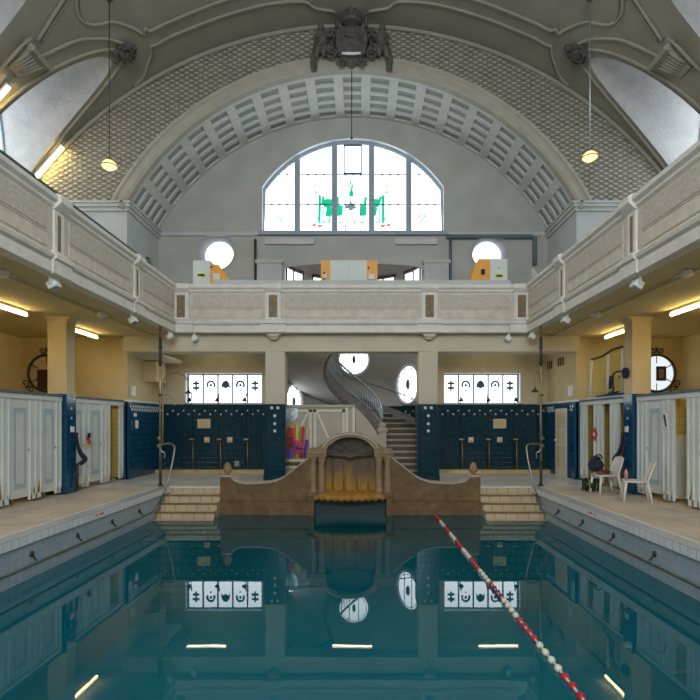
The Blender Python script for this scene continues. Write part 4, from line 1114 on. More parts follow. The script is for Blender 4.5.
# ================================================================== SHOWER POSTS
for s, nm in ((-1, 'left'), (1, 'right')):
    x, y = s*4.6, 12.45
    t = thing('shower_post', 'tall shower post with arched spray arm at the %s pool corner' % nm, 'shower', (x, y, 0), 'shower posts at the pool corners')
    mb = MB(); mb.tube([(x, y, .55), (x, y, ZU)], .03, 10); mb.build('post', M['brass'], t)
    mb = MB(); mb.tube([(x, y, 0), (x, y, .6)], .034, 10); mb.lathe([(.07, 0), (.07, .02), (.04, .04)], (x, y, 0), 12); mb.build('foot', M['brass_d'], t)
    mb = MB(); mb.tube([(x, y, 2.9), (x, y, 3.6)], .036, 10)
    mb.build('upper_sleeve', M['brass_d'], t)
    for z in (2.2, 3.0, 3.35):
        mb = MB(); mb.lathe([(.03, z-.03), (.05, z-.02), (.05, z+.02), (.03, z+.03)], (x, y, 0), 12); mb.build('collar', M['brass_d'], t)
    d = Vector((-s, 0, 0)) if s < 0 else Vector((-.5, -.86, 0))
    b0 = Vector((x, y, 0))+d*.06
    pts = [b0+Vector((0, 0, z)) for z in (1.0, 1.5, 2.0, 2.4)]+arcpts(b0+d*.31+Vector((0, 0, 2.43)), .31, PI, 0, d, (0, 0, 1), 16)+[b0+d*.62+Vector((0, 0, 2.32))]
    mb = MB(); mb.tube(pts, .016, 8); mb.build('spray_arm', M['brass'], t)
    e = b0+d*.62
    mb = MB(); mb.lathe([(.02, 2.34), (.03, 2.30), (.09, 2.25), (.09, 2.235), (.001, 2.23)], (e.x, e.y, 0), 14); mb.build('shower_head', M['brass_d'], t)
    mb = MB(); mb.tube(smooth3([b0+Vector((0, 0, 2.2)), b0+d*.12+Vector((0, 0, 2.2)), b0+d*.24+Vector((0, 0, 2.1)), b0+d*.30+Vector((0, 0, 1.95))]), .012, 6); mb.build('side_jet', M['brass'], t)
    for z in (.98, 1.16):
        mb = MB(); c = Vector((x, y-.05, z)); mb.lathe([(.03, 0), (.04, .03), (.03, .06)], (c.x, c.y, c.z), 10, Matrix.Rotation(PI/2, 3, 'X'))
        mb.tube([c+Vector((-.05, -.06, .025)), c+Vector((.05, -.06, -.025))], .012, 6); mb.tube([c+Vector((-.025, -.06, -.05)), c+Vector((.025, -.06, .05))], .012, 6)
        mb.build('valve', M['chrome'], t)
    mb = MB(); mb.tube(smooth3([(x, y-.06, .98), (x-s*.06, y-.1, .86), (x-s*.13, y-.08, .80), (x-s*.12, y-.06, .68)]), .016, 6); mb.build('hose_stub', M['chrome'], t)
# wall showers on the back wall
order = ['nearest the side wall', 'in the middle', 'nearest the column']
proto = None
for s, nm in ((-1, 'left'), (1, 'right')):
    for k, x in enumerate((5.0, 4.15, 3.32)):
        lab = 'wall shower pipe under the %s window, %s' % (nm, order[k])
        if proto is None:
            proto = thing('wall_shower', lab, 'shower', (s*x, YB-.06, 0), 'wall showers on the tiled end wall')
            mb = MB(); mb.tube([(0, 0, .12), (0, 0, 2.1), (0, -.04, 2.2), (.0, -.14, 2.26)], .012, 8); mb.build('riser_pipe', M['brass_d'], proto, local=True)
            mb = MB(); mb.tube([(.06, -.03, .06), (.06, -.03, .95)], .017, 8); mb.build('lower_pipe', M['brass'], proto, local=True)
            mb = MB(); mb.box(-.03, .08, -.07, 0, .99, 1.04); mb.tube([(-.06, -.05, 1.015), (.11, -.05, 1.015)], .018, 8); mb.build('mixer_valve', M['brass'], proto, local=True)
            mb = MB(); mb.lathe([(.02, .05), (.03, .02), (.07, -.04), (.07, -.055), (.001, -.06)], (0, -.17, 2.25), 12, Matrix.Rotation(-.4, 3, 'X')); mb.tube([(0, -.02, 2.22), (.02, -.02, 2.42)], .018, 6); mb.build('shower_head', M['black'], proto, local=True)
        else:
            o = copy_tree(proto); o.location = (s*x, YB-.06, 0); o['label'] = lab
# notices, soap dishes and small wall plates on the tiles
def plate(name, x, z, w_, h_, m, lab, cat, grp=None, inner=None, inner_m=None):
    t = thing(name, lab, cat, (x, YB-.03, z), grp)
    mb = MB(); mb.box(x-w_/2, x+w_/2, YB-.045, YB-.02, z-h_/2, z+h_/2); mb.build('board', m, t, bevel=.005)
    if inner == 'text':
        for k in range(5):
            mb = MB(); zz = z+h_*.30-k*h_*.15; ww = w_*random.uniform(.55, .72); mb.box(x-w_*.36, x-w_*.36+ww, YB-.049, YB-.044, zz-.008, zz+.008); mb.build('text_line', inner_m, t)
    elif inner == 'dish':
        mb = MB(); mb.lathe([(.001, .0), (w_*.30, 0), (w_*.36, .03), (w_*.32, .03), (.001, .01)], (x, YB-.09, z-.03), 14); mb.build('dish', m, t)
    return t
plate('notice_board', -4.62, 1.50, .40, .29, M['sign'], 'tan notice board on the blue tiles left of the fountain', 'notice', None, 'text', M['ochre'])
plate('notice_board', 4.55, 1.50, .40, .29, M['sign'], 'tan notice board on the blue tiles right of the fountain', 'notice', None, 'text', M['ochre'])
for x, lab in ((-4.53, 'pale soap dish under the left notice board'), (-3.82, 'pale soap dish between the middle and last shower on the left'), (3.66, 'pale soap dish between the first two showers right of the column'), (4.55, 'pale soap dish under the right notice board')):
    plate('soap_dish', x, 1.0, .16, .16, M['sand'], lab, 'soap dish', 'soap dishes on the tiles', 'dish')
plate('drain_grille', -3.6, .26, .14, .16, M['cof_pan'], 'grey square grille low on the tiles beside the left column', 'grille')

# ================================================================== STAIRCASE
t = thing('spiral_staircase', 'curving stone staircase with iron balustrade behind the fountain', 'staircase', (0, YB, 0))
RI, RO, RS = .9, APR-.04, .17
for k in range(6):     # straight first flight
    y0 = 14.8+.2*k; z1 = RS*(k+1)
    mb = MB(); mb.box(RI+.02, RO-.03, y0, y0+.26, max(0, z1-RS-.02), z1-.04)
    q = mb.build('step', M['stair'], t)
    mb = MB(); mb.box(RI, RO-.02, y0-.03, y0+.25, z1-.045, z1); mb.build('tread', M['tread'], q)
zA = RS*6
NA = 17; dA_ = math.radians(228)/NA
for k in range(NA):
    a0, a1 = k*dA_, (k+1)*dA_+.03; z1 = zA+RS*(k+1)
    po = [ap(a, RO) for a in lin(a0, a1, 5)]; pi_ = [ap(a, RI) for a in lin(a1, a0, 5)]
    mb = MB(); mb.prism(po+pi_, lambda u, v, d: (u, v, d), z1-RS-.03, z1-.045)
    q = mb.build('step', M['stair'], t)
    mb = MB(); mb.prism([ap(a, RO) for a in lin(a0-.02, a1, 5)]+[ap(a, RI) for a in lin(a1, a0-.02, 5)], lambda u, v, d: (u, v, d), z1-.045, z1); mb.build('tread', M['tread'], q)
zh = lambda a: zA+RS*a/dA_
AMAX = NA*dA_
mb = MB()
mb.grid(lambda u, v: (*ap(AMAX*u, RI+(RO-RI)*v), zh(AMAX*u)-.27), 60, 4); mb.build('soffit', M['apse'], t)
mb = MB()
us = lin(0, AMAX, 60)
for a, b in zip(us, us[1:]):
    for r0 in (RI-.06, RI+.02):
        mb.face([(*ap(a, r0), zh(a)-.29), (*ap(b, r0), zh(b)-.29), (*ap(b, r0), zh(b)+.22), (*ap(a, r0), zh(a)+.22)], 0, True)
    for dz in (-.29, .22): mb.face([(*ap(a, RI-.06), zh(a)+dz), (*ap(b, RI-.06), zh(b)+dz), (*ap(b, RI+.02), zh(b)+dz), (*ap(a, RI+.02), zh(a)+dz)], 0, True)
mb.prism([(14.95, .1), (16.0, zA-.24), (16.0, zA+.22), (14.95, .42)], lambda u, v, d: (d, u, v), RI-.06, RI+.02)
mb.build('inner_string', M['stair_g'], t)
mb = MB()
for a, b in zip(us, us[1:]):
    mb.face([(*ap(a, RO+.0), zh(a)), (*ap(b, RO+.0), zh(b)), (*ap(b, RO+.0), zh(b)+.32), (*ap(a, RO+.0), zh(a)+.32)], 0, True)
    mb.face([(*ap(a, RO+.0), zh(a)+.32), (*ap(b, RO+.0), zh(b)+.32), (*ap(b, RO+.05), zh(b)+.32), (*ap(a, RO+.05), zh(a)+.32)], 0, True)
mb.build('wall_skirting', M['stair_g'], t)
H = .92
mb = MB()
hp = [(RI-.02, 15.25, 1.62)]+[(RI-.02, 15.35, 1.9)]+[(*ap(a, RI-.02), zh(a)+H) for a in us]
mb.tube(hp, .032, 8); mb.build('handrail', M['rail_iron'], t)
mb = MB(); mb.tube([(*ap(a, RI-.02), zh(a)+.30) for a in us], .018, 6); mb.build('lower_rail', M['rail_iron'], t)
for k in range(40):
    a = AMAX*(k+.3)/40
    x, y = ap(a, RI-.02); z0 = zh(a)+.2
    mb = MB(); mb.tube([(x, y, z0), (x, y, zh(a)+H)], .013, 6); mb.sphere((x, y, z0+.36), .03, 1, 1, 1.4, 8, 6); mb.build('baluster', M['rail_iron'], t)
mb = MB(); x, y = RI-.02, 15.25
mb.box(x-.12, x+.12, y-.12, y+.12, 0, 1.25); mb.lathe([(.16, 1.25), (.17, 1.30), (.13, 1.36), (.10, 1.40), (.13, 1.46), (.08, 1.53), (.001, 1.56)], (x, y, 0), 14); mb.build('newel', M['fount_l'], t, bevel=.01)
mb = MB(); mb.tube([(*ap(a, RO-.07), zh(a)+.95) for a in lin(0, AMAX, 50)], .025, 6); mb.build('wall_rail', M['rail_iron'], t)

tt = [o for o in bpy.data.objects if o.name.startswith('spiral_staircase')][0]
mb = MB(); mb.prism([(.09, 0), (.84, 0), (.84, .98), (.70, 1.25), (.5, 1.55), (.3, 1.78), (.09, 1.98)], lambda u, v, d: (u, d, v), 15.08, 15.12); mb.build('infill_panel', M['cream_paint'], tt)
# ================================================================== CUPBOARD, TOY RACK
t = thing('under_stair_cupboard', 'cream painted cupboard with diagonal braced doors under the stairs', 'cupboard', (-.95, 14.95, 0))
x0, x1, zt = -2.3, .08, 2.03
mb = MB(); mb.box(x0, x1, 14.97, 15.10, 0, zt); mb.build('body', M['cream_paint'], t)
mb = MB(); mb.box(x0, x1, 14.90, 15.0, zt-.06, zt+.02); mb.build('cornice', M['cream_paint'], t)
for a, b in ((x0+.08, -1.18), (-1.12, -.22)):
    mb = MB(); mb.box(a, b, 14.94, 14.97, .08, zt-.12)
    d = mb.build('door', M['cabinet'] if False else M['cream_paint'], t)
    mb = MB()
    for q in ((a, a+.07, .08, zt-.12), (b-.07, b, .08, zt-.12), (a, b, zt-.19, zt-.12), (a, b, .08, .16)): mb.box(q[0], q[1], 14.915, 14.945, q[2], q[3])
    for lo, hi in (((a+.07, .16), (b-.1, zt-.2)),) if a < -1.5 else (((b-.07, .16), (a+.1, zt-.2)),):
        L = Vector((hi[0]-lo[0], 0, hi[1]-lo[1])); mb.obox(((lo[0]+hi[0])/2, 14.93, (lo[1]+hi[1])/2), (L.length, .02, .05), Matrix.Rotation(-math.atan2(L.z, L.x), 3, 'Y'))
    mb.build('brace_frame', M['doorpaint'], d)
mb = MB(); mb.box(-.2, -.12, 14.91, 14.98, 0, zt-.06); mb.box(.0, .08, 14.91, 14.98, 0, zt-.06); mb.build('post', M['doorpaint'], t)
t = thing('shield_plaque', 'small white shield shaped plaque on the cupboard over the coloured belts', 'plaque', (-1.72, 14.9, 1.75))
mb = MB(); mb.prism([(-1.86, 1.95), (-1.58, 1.95), (-1.57, 1.72), (-1.64, 1.62), (-1.73, 1.55), (-1.84, 1.63), (-1.87, 1.72)], pl, 14.88, 14.91); mb.build('plate', M['rail_iron'], t)
mb = MB(); mb.box(-1.88, -1.84, 14.86, 14.90, 1.66, 1.95); mb.box(-1.88, -1.66, 14.86, 14.9, 1.91, 1.95); mb.box(-1.79, -1.68, 14.865, 14.9, 1.74, 1.85); mb.build('white_bars', M['white'], t)

RY_ = 14.45
t = thing('toy_rack', 'pale slatted rack holding coloured swim toys beside the left column', 'rack', (-1.62, RY_, 0))
mb = MB()
for x in (-1.95, -1.28):
    for y in (RY_-.18, RY_+.2): mb.box(x-.02, x+.02, y-.02, y+.02, 0, 1.40 if y > RY_ else .52)
for z in (.12, .3, .48): mb.box(-1.95, -1.28, RY_-.2, RY_-.17, z-.03, z+.03)
mb.box(-1.97, -1.26, RY_-.2, RY_+.2, .50, .53); mb.tube([(-1.97, RY_+.2, 1.40), (-1.26, RY_+.2, 1.40)], .02, 6); mb.build('frame', M['sand'], t)
mb = MB()
for k in range(5): mb.tube([(-1.9+k*.15, RY_+.2, 1.40), (-1.9+k*.15, RY_+.05, 1.38), (-1.9+k*.15, RY_+.0, 1.43)], .008, 5)
mb.build('hooks', M['steel'], t)
def noodle(name, x, z0, z1, r, m, lab, lean=.0, yo=0.0):
    tag(MB().tube([(x, RY_+.06+yo, z0), (x+lean*.5, RY_+.05+yo, (z0+z1)/2), (x+lean, RY_+.06+yo, z1)], r, 10).build(name, m), lab, 'swim toy', 'swim toys on the rack')
noodle('foam_noodle', -1.55, .54, 1.5, .04, M['yellow'], 'yellow foam noodle standing in the rack of swim toys')
noodle('foam_noodle', -1.43, .54, 1.42, .035, M['redfoam'], 'red foam noodle leaning beside the yellow noodle', .05)
noodle('foam_noodle', -1.33, .54, 1.05, .045, M['violet'], 'short violet foam noodle at the right of the rack', .05)
def vest(x, z, w_, h_, m, lab):
    t = thing('swim_belt', lab, 'swim belt', (x, RY_+.0, z), 'swim toys on the rack')
    mb = MB(); N = 18
    for s2 in (-1, 1): mb.tube([(x+s2*w_*.32, RY_+.0, z+h_*.5), (x+s2*w_*.42, RY_-.02, z), (x+s2*w_*.25, RY_-.02, z-h_*.5)], [w_*.2, w_*.24, w_*.18], 8)
    mb.tube([(x-w_*.35, RY_-.01, z+h_*.45), (x, RY_-.03, z+h_*.56), (x+w_*.35, RY_-.01, z+h_*.45)], w_*.16, 8)
    mb.build('foam_body', m, t)
    mb = MB(); mb.box(x-w_*.6, x+w_*.6, RY_-.09, RY_-.06, z-.02, z+.02); mb.build('strap', M['black'], t)
vest(-1.79, 1.10, .26, .52, M['redfoam'], 'red swim vest hanging at the left of the rack')
vest(-1.62, .86, .20, .34, M['pink'], 'pink swim belt hanging between the vest and the noodles')
vest(-1.46, .80, .17, .28, M['pink'], 'pink swim belt hanging in front of the yellow noodle')
for x, m, lab in ((-1.88, M['green'], 'green kickboard standing at the left of the rack'), (-1.72, M['violet'], 'violet kickboard standing beside the green one')):
    tag(MB().prism([(x-.1, .535), (x+.1, .535), (x+.1, .72), (x+.06, .8), (x-.06, .8), (x-.1, .72)], lambda u, v, d: (u, RY_-.12+d+.1*(v-.53), v), 0, .035).build('kickboard', m, bevel=.008), lab, 'kickboard', 'swim toys on the rack')

# ================================================================== CHANGING CABINS
def rust_bits(mb, s, y0, y1, n):
    for _ in range(n):
        y = random.uniform(y0, y1); h = random.uniform(.06, .42); w_ = random.uniform(.01, .035)
        mb.prism([(y-w_, .0), (y+w_, .0), (y+w_*.6, h*.6), (y, h), (y-w_*.7, h*.5)], lambda u, v, d: (s*(CX-d), u, v+.06), .003, .006)
def cabin(s, door, panel, lab, state='closed', extra=None, div=True, interior='yellow'):
    """door = (y0, y1) or None, panel = list of (y0, y1)"""
    ys = ([door[0], door[1]] if door else [])+[q for p in panel for q in p]
    ya, yb = min(ys), max(ys)
    t = thing('changing_cabin', lab, 'changing cabin', (s*CX, ya, 0), 'changing cabins along the deck')
    for p0, p1 in panel:
        mb = MB(); mb.box(s*CX, s*(CX+.04), p0, p1, .05, 2.03)
        for yy in lin(p0+.02, p1-.02, max(1, int((p1-p0)/.16))): mb.box(s*(CX-.02), s*CX, yy-.018, yy+.018, .05, 2.03)
        mb.box(s*(CX-.02), s*CX, p0, p1, .05, .16)
        q = mb.build('side_panel', M['cabin'], t)
        mb = MB(); rust_bits(mb, s, p0, p1, int(6*(p1-p0)/.3)); mb.build('rust_marks', M['rust'], q)
    mb = MB(); mb.box(s*(CX-.03), s*(CX+.05), ya, yb, 1.99, 2.08); mb.build('top_rail', M['cabin'], t)
    mb = MB(); mb.box(s*(CX-.05), s*(CX+.10), ya, yb, 2.08, CABZ); mb.build('coping', M['cabin_top'], t)
    if div:
        mb = MB(); mb.box(s*(CX+.04), s*(CX+1.3), yb-.05, yb-.01, .08, 2.08); mb.build('partition', M['yellowtilex'], t)
    mb = MB(); mb.box(s*(CX+1.25), s*(CX+1.3), ya, yb, 0, 2.08); mb.build('rear_wall', M['yellowtile'], t)
    if interior == 'white':
        mb = MB(); mb.box(s*(CX+.05), s*(CX+1.24), yb-.09, yb-.05, .06, 1.30); mb.box(s*(CX+.05), s*(CX+1.24), yb-.10, yb-.09, .70, .75); mb.build('lower_lining', M['cabin'], t)
    if door:
        d0, d1 = door; W = d1-d0
        def leaf(mapf, par):
            mb = MB()
            def bx(u0, u1, o0, o1, z0, z1): mb.prism([(u0, z0), (u1, z0), (u1, z1), (u0, z1)], lambda u, v, d: mapf(u, d, v), o0, o1)
            bx(0, W, -.03, 0, .12, 1.99); d = mb.build('door', M['cabin'], par)
            mb = MB()
            for u0, u1, z0, z1 in ((W*.2, W*.29, .30, 1.82), (W*.71, W*.8, .30, 1.82), (W*.29, W*.71, .30, .39), (W*.29, W*.71, 1.73, 1.82)): bx(u0, u1, .001, .016, z0, z1)
            mb.build('inset_frame', M['cabin_b'], d)
            mb = MB(); bx(W*.33, W*.67, .001, .007, .44, 1.68); mb.build('inset_panel', M['cabin'], d)
            c = Vector(mapf(W*.9, .03, 1.02)); mb = MB(); mb.sphere(c, .02, n=10, m=6); mb.build('knob', M['brass'], d)
            return d
        if state == 'closed': leaf(lambda u, o, z: (s*(CX-o+.012), d0+u, z), t)
        elif state == 'open':   # swung inwards round the near jamb
            leaf(lambda u, o, z: (s*(CX+.04+u*.95), d0+.05+u*.2+o, z), t)
    if extra: extra(t)
    return t
NAMES = ['first', 'second', 'third', 'fourth', 'fifth', 'sixth']
L_ = 'pale changing cabin on the left deck, '
cabin(-1, (7.51, 8.08), [(8.08, 8.45)], L_+'fourth counted back from the tiled column')
cabin(-1, (8.45, 9.02), [(9.02, 9.39)], L_+'third counted back from the tiled column')
cabin(-1, (9.39, 9.96), [(9.96, 10.33)], L_+'second counted back from the tiled column')
cabin(-1, (10.33, 10.82), [(10.82, 11.0)], L_+'touching the near side of the tiled column')
cabin(-1, (11.46, 11.9), [(11.9, 12.14)], L_+'touching the far side of the tiled column')
cabin(-1, (12.14, 12.73), [(12.73, 13.13)], L_+'with small coloured stickers beside its door')
cabin(-1, (13.13, 13.68), [(13.68, 13.86)], L_+'standing open by the blue tiled wall', 'none')
R_ = 'pale changing cabin on the right deck, '
cabin(1, (7.5, 8.06), [(8.06, 8.4)], R_+'fourth counted back from the tiled column')
cabin(1, (8.4, 8.98), [(8.98, 9.32)], R_+'closed, third counted back from the column')
cabin(1, (9.32, 9.74), [(9.74, 10.08)], R_+'open, half yellow and half white inside', 'none', None, True, 'white')
cabin(1, (10.08, 10.65), [(10.65, 11.0)], R_+'closed, behind the empty plastic chair')
cabin(1, (11.46, 11.8), [(11.8, 12.2)], R_+'open, at the far side of the column', 'none')
cabin(1, (12.2, 12.6), [(12.6, 13.06)], R_+'open, with the red diamond sign on its panel', 'none')
cabin(1, (13.06, 13.5), [(13.5, 13.86)], R_+'open with clothes inside, next to the blue corner', 'none')
# tiled corner posts at the ends of the cabin rows
for s, nm in ((-1, 'left'), (1, 'right')):
    tag(MB().box(s*(CX-.06), s*(CX+.2), 13.865, 13.896, 0, 2.1).build('corner_post', M['bluey'], bevel=.01), 'dark blue tiled post at the far end of the %s cabins' % nm, 'post')
# clothes in the open cabin
t = thing('hanging_clothes', 'dark and red clothes hanging in the open cabin by the blue corner', 'clothes', (6.9, 13.28, 1.2))
for yy, z0, z1, m, nm in ((13.15, .95, 1.75, M['black'], 'jacket'), (13.30, .75, 1.25, M['redfoam'], 'red_shirt'), (13.42, 1.25, 1.7, M['paper'], 'towel')):
    mb = MB(); mb.tube([(6.75, yy, z1), (6.74, yy+.02, (z0+z1)/2), (6.76, yy-.01, z0)], [.05, .11, .09], 10); mb.build(nm, m, t)
mb = MB(); mb.tube([(6.75, 13.07, 1.76), (6.75, 13.5, 1.76)], .012, 6); mb.build('rail', M['steel'], t)
# small signs on the cabins
def flat_sign(name, s, y, z, w_, h_, m, lab, cat, diamond=False, off=.035):
    mb = MB()
    if diamond: mb.prism([(y-w_/2, z), (y, z-h_/2), (y+w_/2, z), (y, z+h_/2)], lambda u, v, d: (s*(CX-d), u, v), .021, off)
    else: mb.prism([(y-w_/2, z-h_/2), (y+w_/2, z-h_/2), (y+w_/2, z+h_/2), (y-w_/2, z+h_/2)], lambda u, v, d: (s*(CX-d), u, v), .021, off)
    return tag(mb.build(name, m), lab, cat)
t = thing('diamond_sign', 'red diamond sign on an open cabin between the clothes and the column', 'sign', (CX, 12.98, 1.22))
MB().prism([(12.80, 1.24), (12.98, 1.07), (13.16, 1.24), (12.98, 1.41)], lambda u, v, d: (CX-d, u, v), .021, .032).build('plate', M['redfoam'], t)
MB().prism([(12.93, 1.20), (13.03, 1.20), (13.03, 1.28), (12.93, 1.28)], lambda u, v, d: (CX-d, u, v), .032, .036).build('symbol', M['paper'], t)
t = thing('poster', 'white sheet with a black slash on the panel of the open white cabin', 'poster', (CX, 9.95, 1.6))
MB().prism([(9.86, 1.42), (10.06, 1.42), (10.06, 1.72), (9.86, 1.72)], lambda u, v, d: (CX-d, u, v), .021, .03).build('sheet', M['paper'], t)
MB().prism([(9.90, 1.46), (9.95, 1.46), (10.02, 1.69), (9.96, 1.69)], lambda u, v, d: (CX-d, u, v), .03, .034).build('black_figure', M['black'], t)
t = thing('sticker_set', 'colourful stickers on the panel of a left cabin beyond the column', 'stickers', (-CX, 12.06, 1.15))
for dy, dz, m in ((0, .1, M['redfoam']), (.05, .0, M['pink']), (-.02, -.08, M['yellow']), (.04, .16, M['navy'])):
    MB().prism([(12.0+dy, 1.02+dz), (12.12+dy, 1.02+dz), (12.12+dy, 1.13+dz), (12.0+dy, 1.13+dz)], lambda u, v, d: (-CX+d, u, v), .021, .03).build('sticker', m, t)
# hoses and switches on the side columns
for s, nm in ((-1, 'left'), (1, 'right')):
    fx = s*6.02
    t = thing('rubber_hose', 'dark curved hose hanging on the tiled column of the %s deck' % nm, 'hose', (fx, 11.45, 1.0), 'hoses on the deck columns')
    P = [(fx-s*.03, 11.30, 1.28), (fx-s*.02, 11.36, 1.05), (fx-s*.03, 11.46, .86), (fx-s*.10, 11.52, .72), (fx-s*.04, 11.42, .62)]
    mb = MB(); mb.tube(smooth3(P), [.022+.028*min(1, i/14) for i in range(25)], 8); mb.build('hose_body', M['navy'], t)
    mb = MB(); mb.tube([(fx-s*.02, 11.36, .64), (fx-s*.02, 11.34, .1)], .03, 8); mb.build('down_pipe', M['iron'], t)
    mb = MB(); mb.box(fx-s*.05, fx, 11.26, 11.34, 1.26, 1.32); mb.build('hook', M['iron'], t)
    tag(MB().box(s*6.02, s*5.99, 11.10, 11.22, 1.33, 1.45).build('switch_plate', M['white'], bevel=.005), 'white switch plate on the tiled column of the %s deck' % nm, 'switch', 'switch plates on the columns')
    # white box high on the recess wall
    tag(MB().box(s*RX, s*(RX-.08), 14.08, 14.24, 2.26, 2.54).build('switch_box', M['white'], bevel=.008), 'small white switch box on the cream wall over the %s blue tiles' % nm, 'switch box')
tag(MB().box(-RX+.03, -RX+.06, 14.22, 14.34, 1.70, 1.80).build('wall_label', M['paper']), 'small white label on the left blue side wall', 'label')
tag(MB().lathe([(.001, 1.60), (.04, 1.60), (.05, 1.52), (.04, 1.38), (.001, 1.36)], (-RX+.08, 14.28, 0), 12).build('soap_dispenser', M['white']), 'white soap dispenser below the small label on the left blue wall', 'dispenser')
# vents on the recess side walls
for y0, lab in ((15.62, 'group of black vent slots on the right cream wall nearer the shower window'), (14.72, 'group of black vent slots on the right cream wall nearer the post')):
    t = thing('wall_vent', lab, 'vent', (RX, y0, 3.3), 'vent slots on the right wall')
    for k in range(3): MB().box(RX-.012, RX+.01, y0+k*.17, y0+k*.17+.09, 3.18, 3.42).build('slot', M['black'], t)
t = thing('vent_duct', 'olive ventilation box with slotted hood on the left cream wall', 'ventilation duct', (-RX, 15, 2.9))
mb = MB(); mb.box(-RX, -RX+.38, 14.9, 15.6, 2.72, 3.32); mb.build('box', M['ceil'], t)
mb = MB(); mb.prism([(14.1, 3.42), (15.7, 3.42), (15.7, 3.34), (14.3, 3.34)], lambda u, v, d: (d, u, v), -RX, -RX+.85); mb.build('hood', M['beam'], t)
for k in range(5): MB().box(-RX+.38+k*.09, -RX+.44+k*.09, 14.1, 14.13, 3.43, 3.58).build('slot', M['black'], t)
# door in the right blue wall
d = sroot('door_1', 'cream panelled door in the blue tiled wall at the right', 'door', (RX-.04, 14.3, 0))
mb = MB(); mb.box(RX-.075, RX-.03, 14.32, 15.18, 0, 1.94); mb.build('leaf', M['doorpaint'], d)
mb = MB()
for q in ((14.44, 15.06, 1.40, 1.80), (14.44, 14.70, .25, .85), (14.80, 15.06, .25, .85), (14.44, 14.70, .95, 1.3), (14.80, 15.06, .95, 1.3)): mb.box(RX-.085, RX-.07, q[0], q[1], q[2], q[3])
mb.build('panels', M['sand'], d)
mb = MB(); mb.sphere((RX-.11, 15.08, 1.02), .035, n=10, m=6); mb.build('knob', M['white'], d)
mb = MB(); mb.box(RX-.07, RX-.03, 14.24, 14.32, 0, 2.0); mb.box(RX-.07, RX-.03, 15.18, 15.26, 0, 2.0); mb.box(RX-.07, RX-.03, 14.24, 15.26, 1.94, 2.02); mb.build('frame', M['bluey'], d)

# ================================================================== ROUND INNER WINDOWS WITH IRON FRAMES
for s, nm in ((-1, 'left'), (1, 'right')):
    c = Vector((s*8.2, YF-.05, 2.86))
    t = thing('round_window', 'round inner window in a scrolled iron frame, partly behind the %s deck column' % nm, 'window', c, 'round inner windows on the end walls')
    mb = MB(); mb.face([c+Vector((.47*math.cos(a), .03, .47*math.sin(a))) for a in lin(0, 2*PI, 36)[:-1]]); mb.build('pane', M['innerpane'] if s > 0 else M['cream'], t)
    mb = MB(); mb.box(c.x+s*.0, c.x+s*.27, c.y+.015, c.y+.028, c.z-.20 if s > 0 else c.z-.44, c.z+.19 if s > 0 else c.z+.10); q = mb.build('picture_beyond', M['iron'], t)
    if s > 0: mb = MB(); mb.box(c.x+.07, c.x+.2, c.y+.010, c.y+.016, c.z-.13, c.z+.12); mb.build('picture_field', M['mould'], q)
    mb = MB(); mb.tube([c+Vector((.49*math.cos(a), -.02, .49*math.sin(a))) for a in lin(0, 2*PI*.97, 40)], .032, 8, closed=True); mb.build('ring', M['iron'], t)
    for k in range(6):
        b = PI/6+k*PI/3; mb = MB(); mb.tube([c+Vector((.27*math.cos(b), .0, .27*math.sin(b))), c+Vector((.49*math.cos(b), .0, .49*math.sin(b)))], .012, 6); mb.build('glazing_bar', M['iron'], t)
    for ang in (90, 215, 325):
        mb = MB()
        b = math.radians(ang); o = c+Vector((.62*math.cos(b), -.01, .62*math.sin(b)))
        for q in (-1, 1):
            tx = Vector((-math.sin(b), 0, math.cos(b)))*q; rd = Vector((math.cos(b), 0, math.sin(b)))
            mb.tube([o+tx*(.11+(.11*(1-i/18))*math.cos(i*.5+2.4))+rd*((.11*(1-i/18))*math.sin(i*.5+2.4)) for i in range(17)], .016, 6)
        mb.build('scroll', M['iron'], t)

# ================================================================== CHAIRS, BAGS
def chair(x, y, rz, lab):
    t = thing('plastic_chair', lab, 'chair', (x, y, 0), 'white plastic chairs')
    t.rotation_euler = (0, 0, rz); t.scale = (.95, .95, .95)
    # local: faces +y, seat .44
    mb = MB()
    mb.grid(lambda u, v: (-.21+.42*u, -.20+.42*v, .44-.02*math.sin(PI*u)*math.sin(PI*v)+.012*(v > .95)), 10, 10)
    mb.grid(lambda u, v: (-.21+.42*u, -.20+.42*v, .41-.01*math.sin(PI*u)*math.sin(PI*v)), 10, 10)
    mb.tube([(-.21, .22, .42), (.21, .22, .42)], .018, 8); mb.tube([(-.21, -.2, .42), (-.21, .22, .42)], .018, 8); mb.tube([(.21, -.2, .42), (.21, .22, .42)], .018, 8)
    mb.build('seat', M['plastic'], t, local=True)
    mb = MB()
    def bk(u, v): 
        w_ = .20-.03*v; return (-w_+2*w_*u, -.20-.13*v-.03*math.sin(PI*u), .43+.40*v-.03*(2*u-1)**2*v)
    mb.grid(bk, 12, 8); mb.grid(lambda u, v: tuple(Vector(bk(u, v))+Vector((0, -.018, 0))), 12, 8)
    mb.tube([bk(0, v) for v in lin(0, 1, 8)]+[bk(u, 1) for u in lin(.05, .95, 10)]+[bk(1, v) for v in lin(1, 0, 8)], .018, 8)
    mb.build('backrest', M['plastic'], t, local=True)
    for sx in (-1, 1):
        mb = MB(); mb.tube([(sx*.20, .19, .42), (sx*.215, .215, .2), (sx*.225, .235, .0)], [.032, .027, .022], 8); mb.build('leg', M['plastic'], t, local=True)
        mb = MB(); mb.tube([(sx*.20, -.19, .45), (sx*.21, -.24, .2), (sx*.22, -.28, .0)], [.032, .027, .022], 8); mb.build('leg', M['plastic'], t, local=True)
    return t
chair(5.60, 10.05, math.radians(70), 'empty white plastic chair, nearer one beside the pool')
chair(5.55, 11.18, math.radians(92), 'white plastic chair carrying a dark bag and a maroon cloth')
t = thing('backpack', 'dark navy bag lying on the seat of the farther plastic chair', 'bag', (5.42, 11.3, .445))
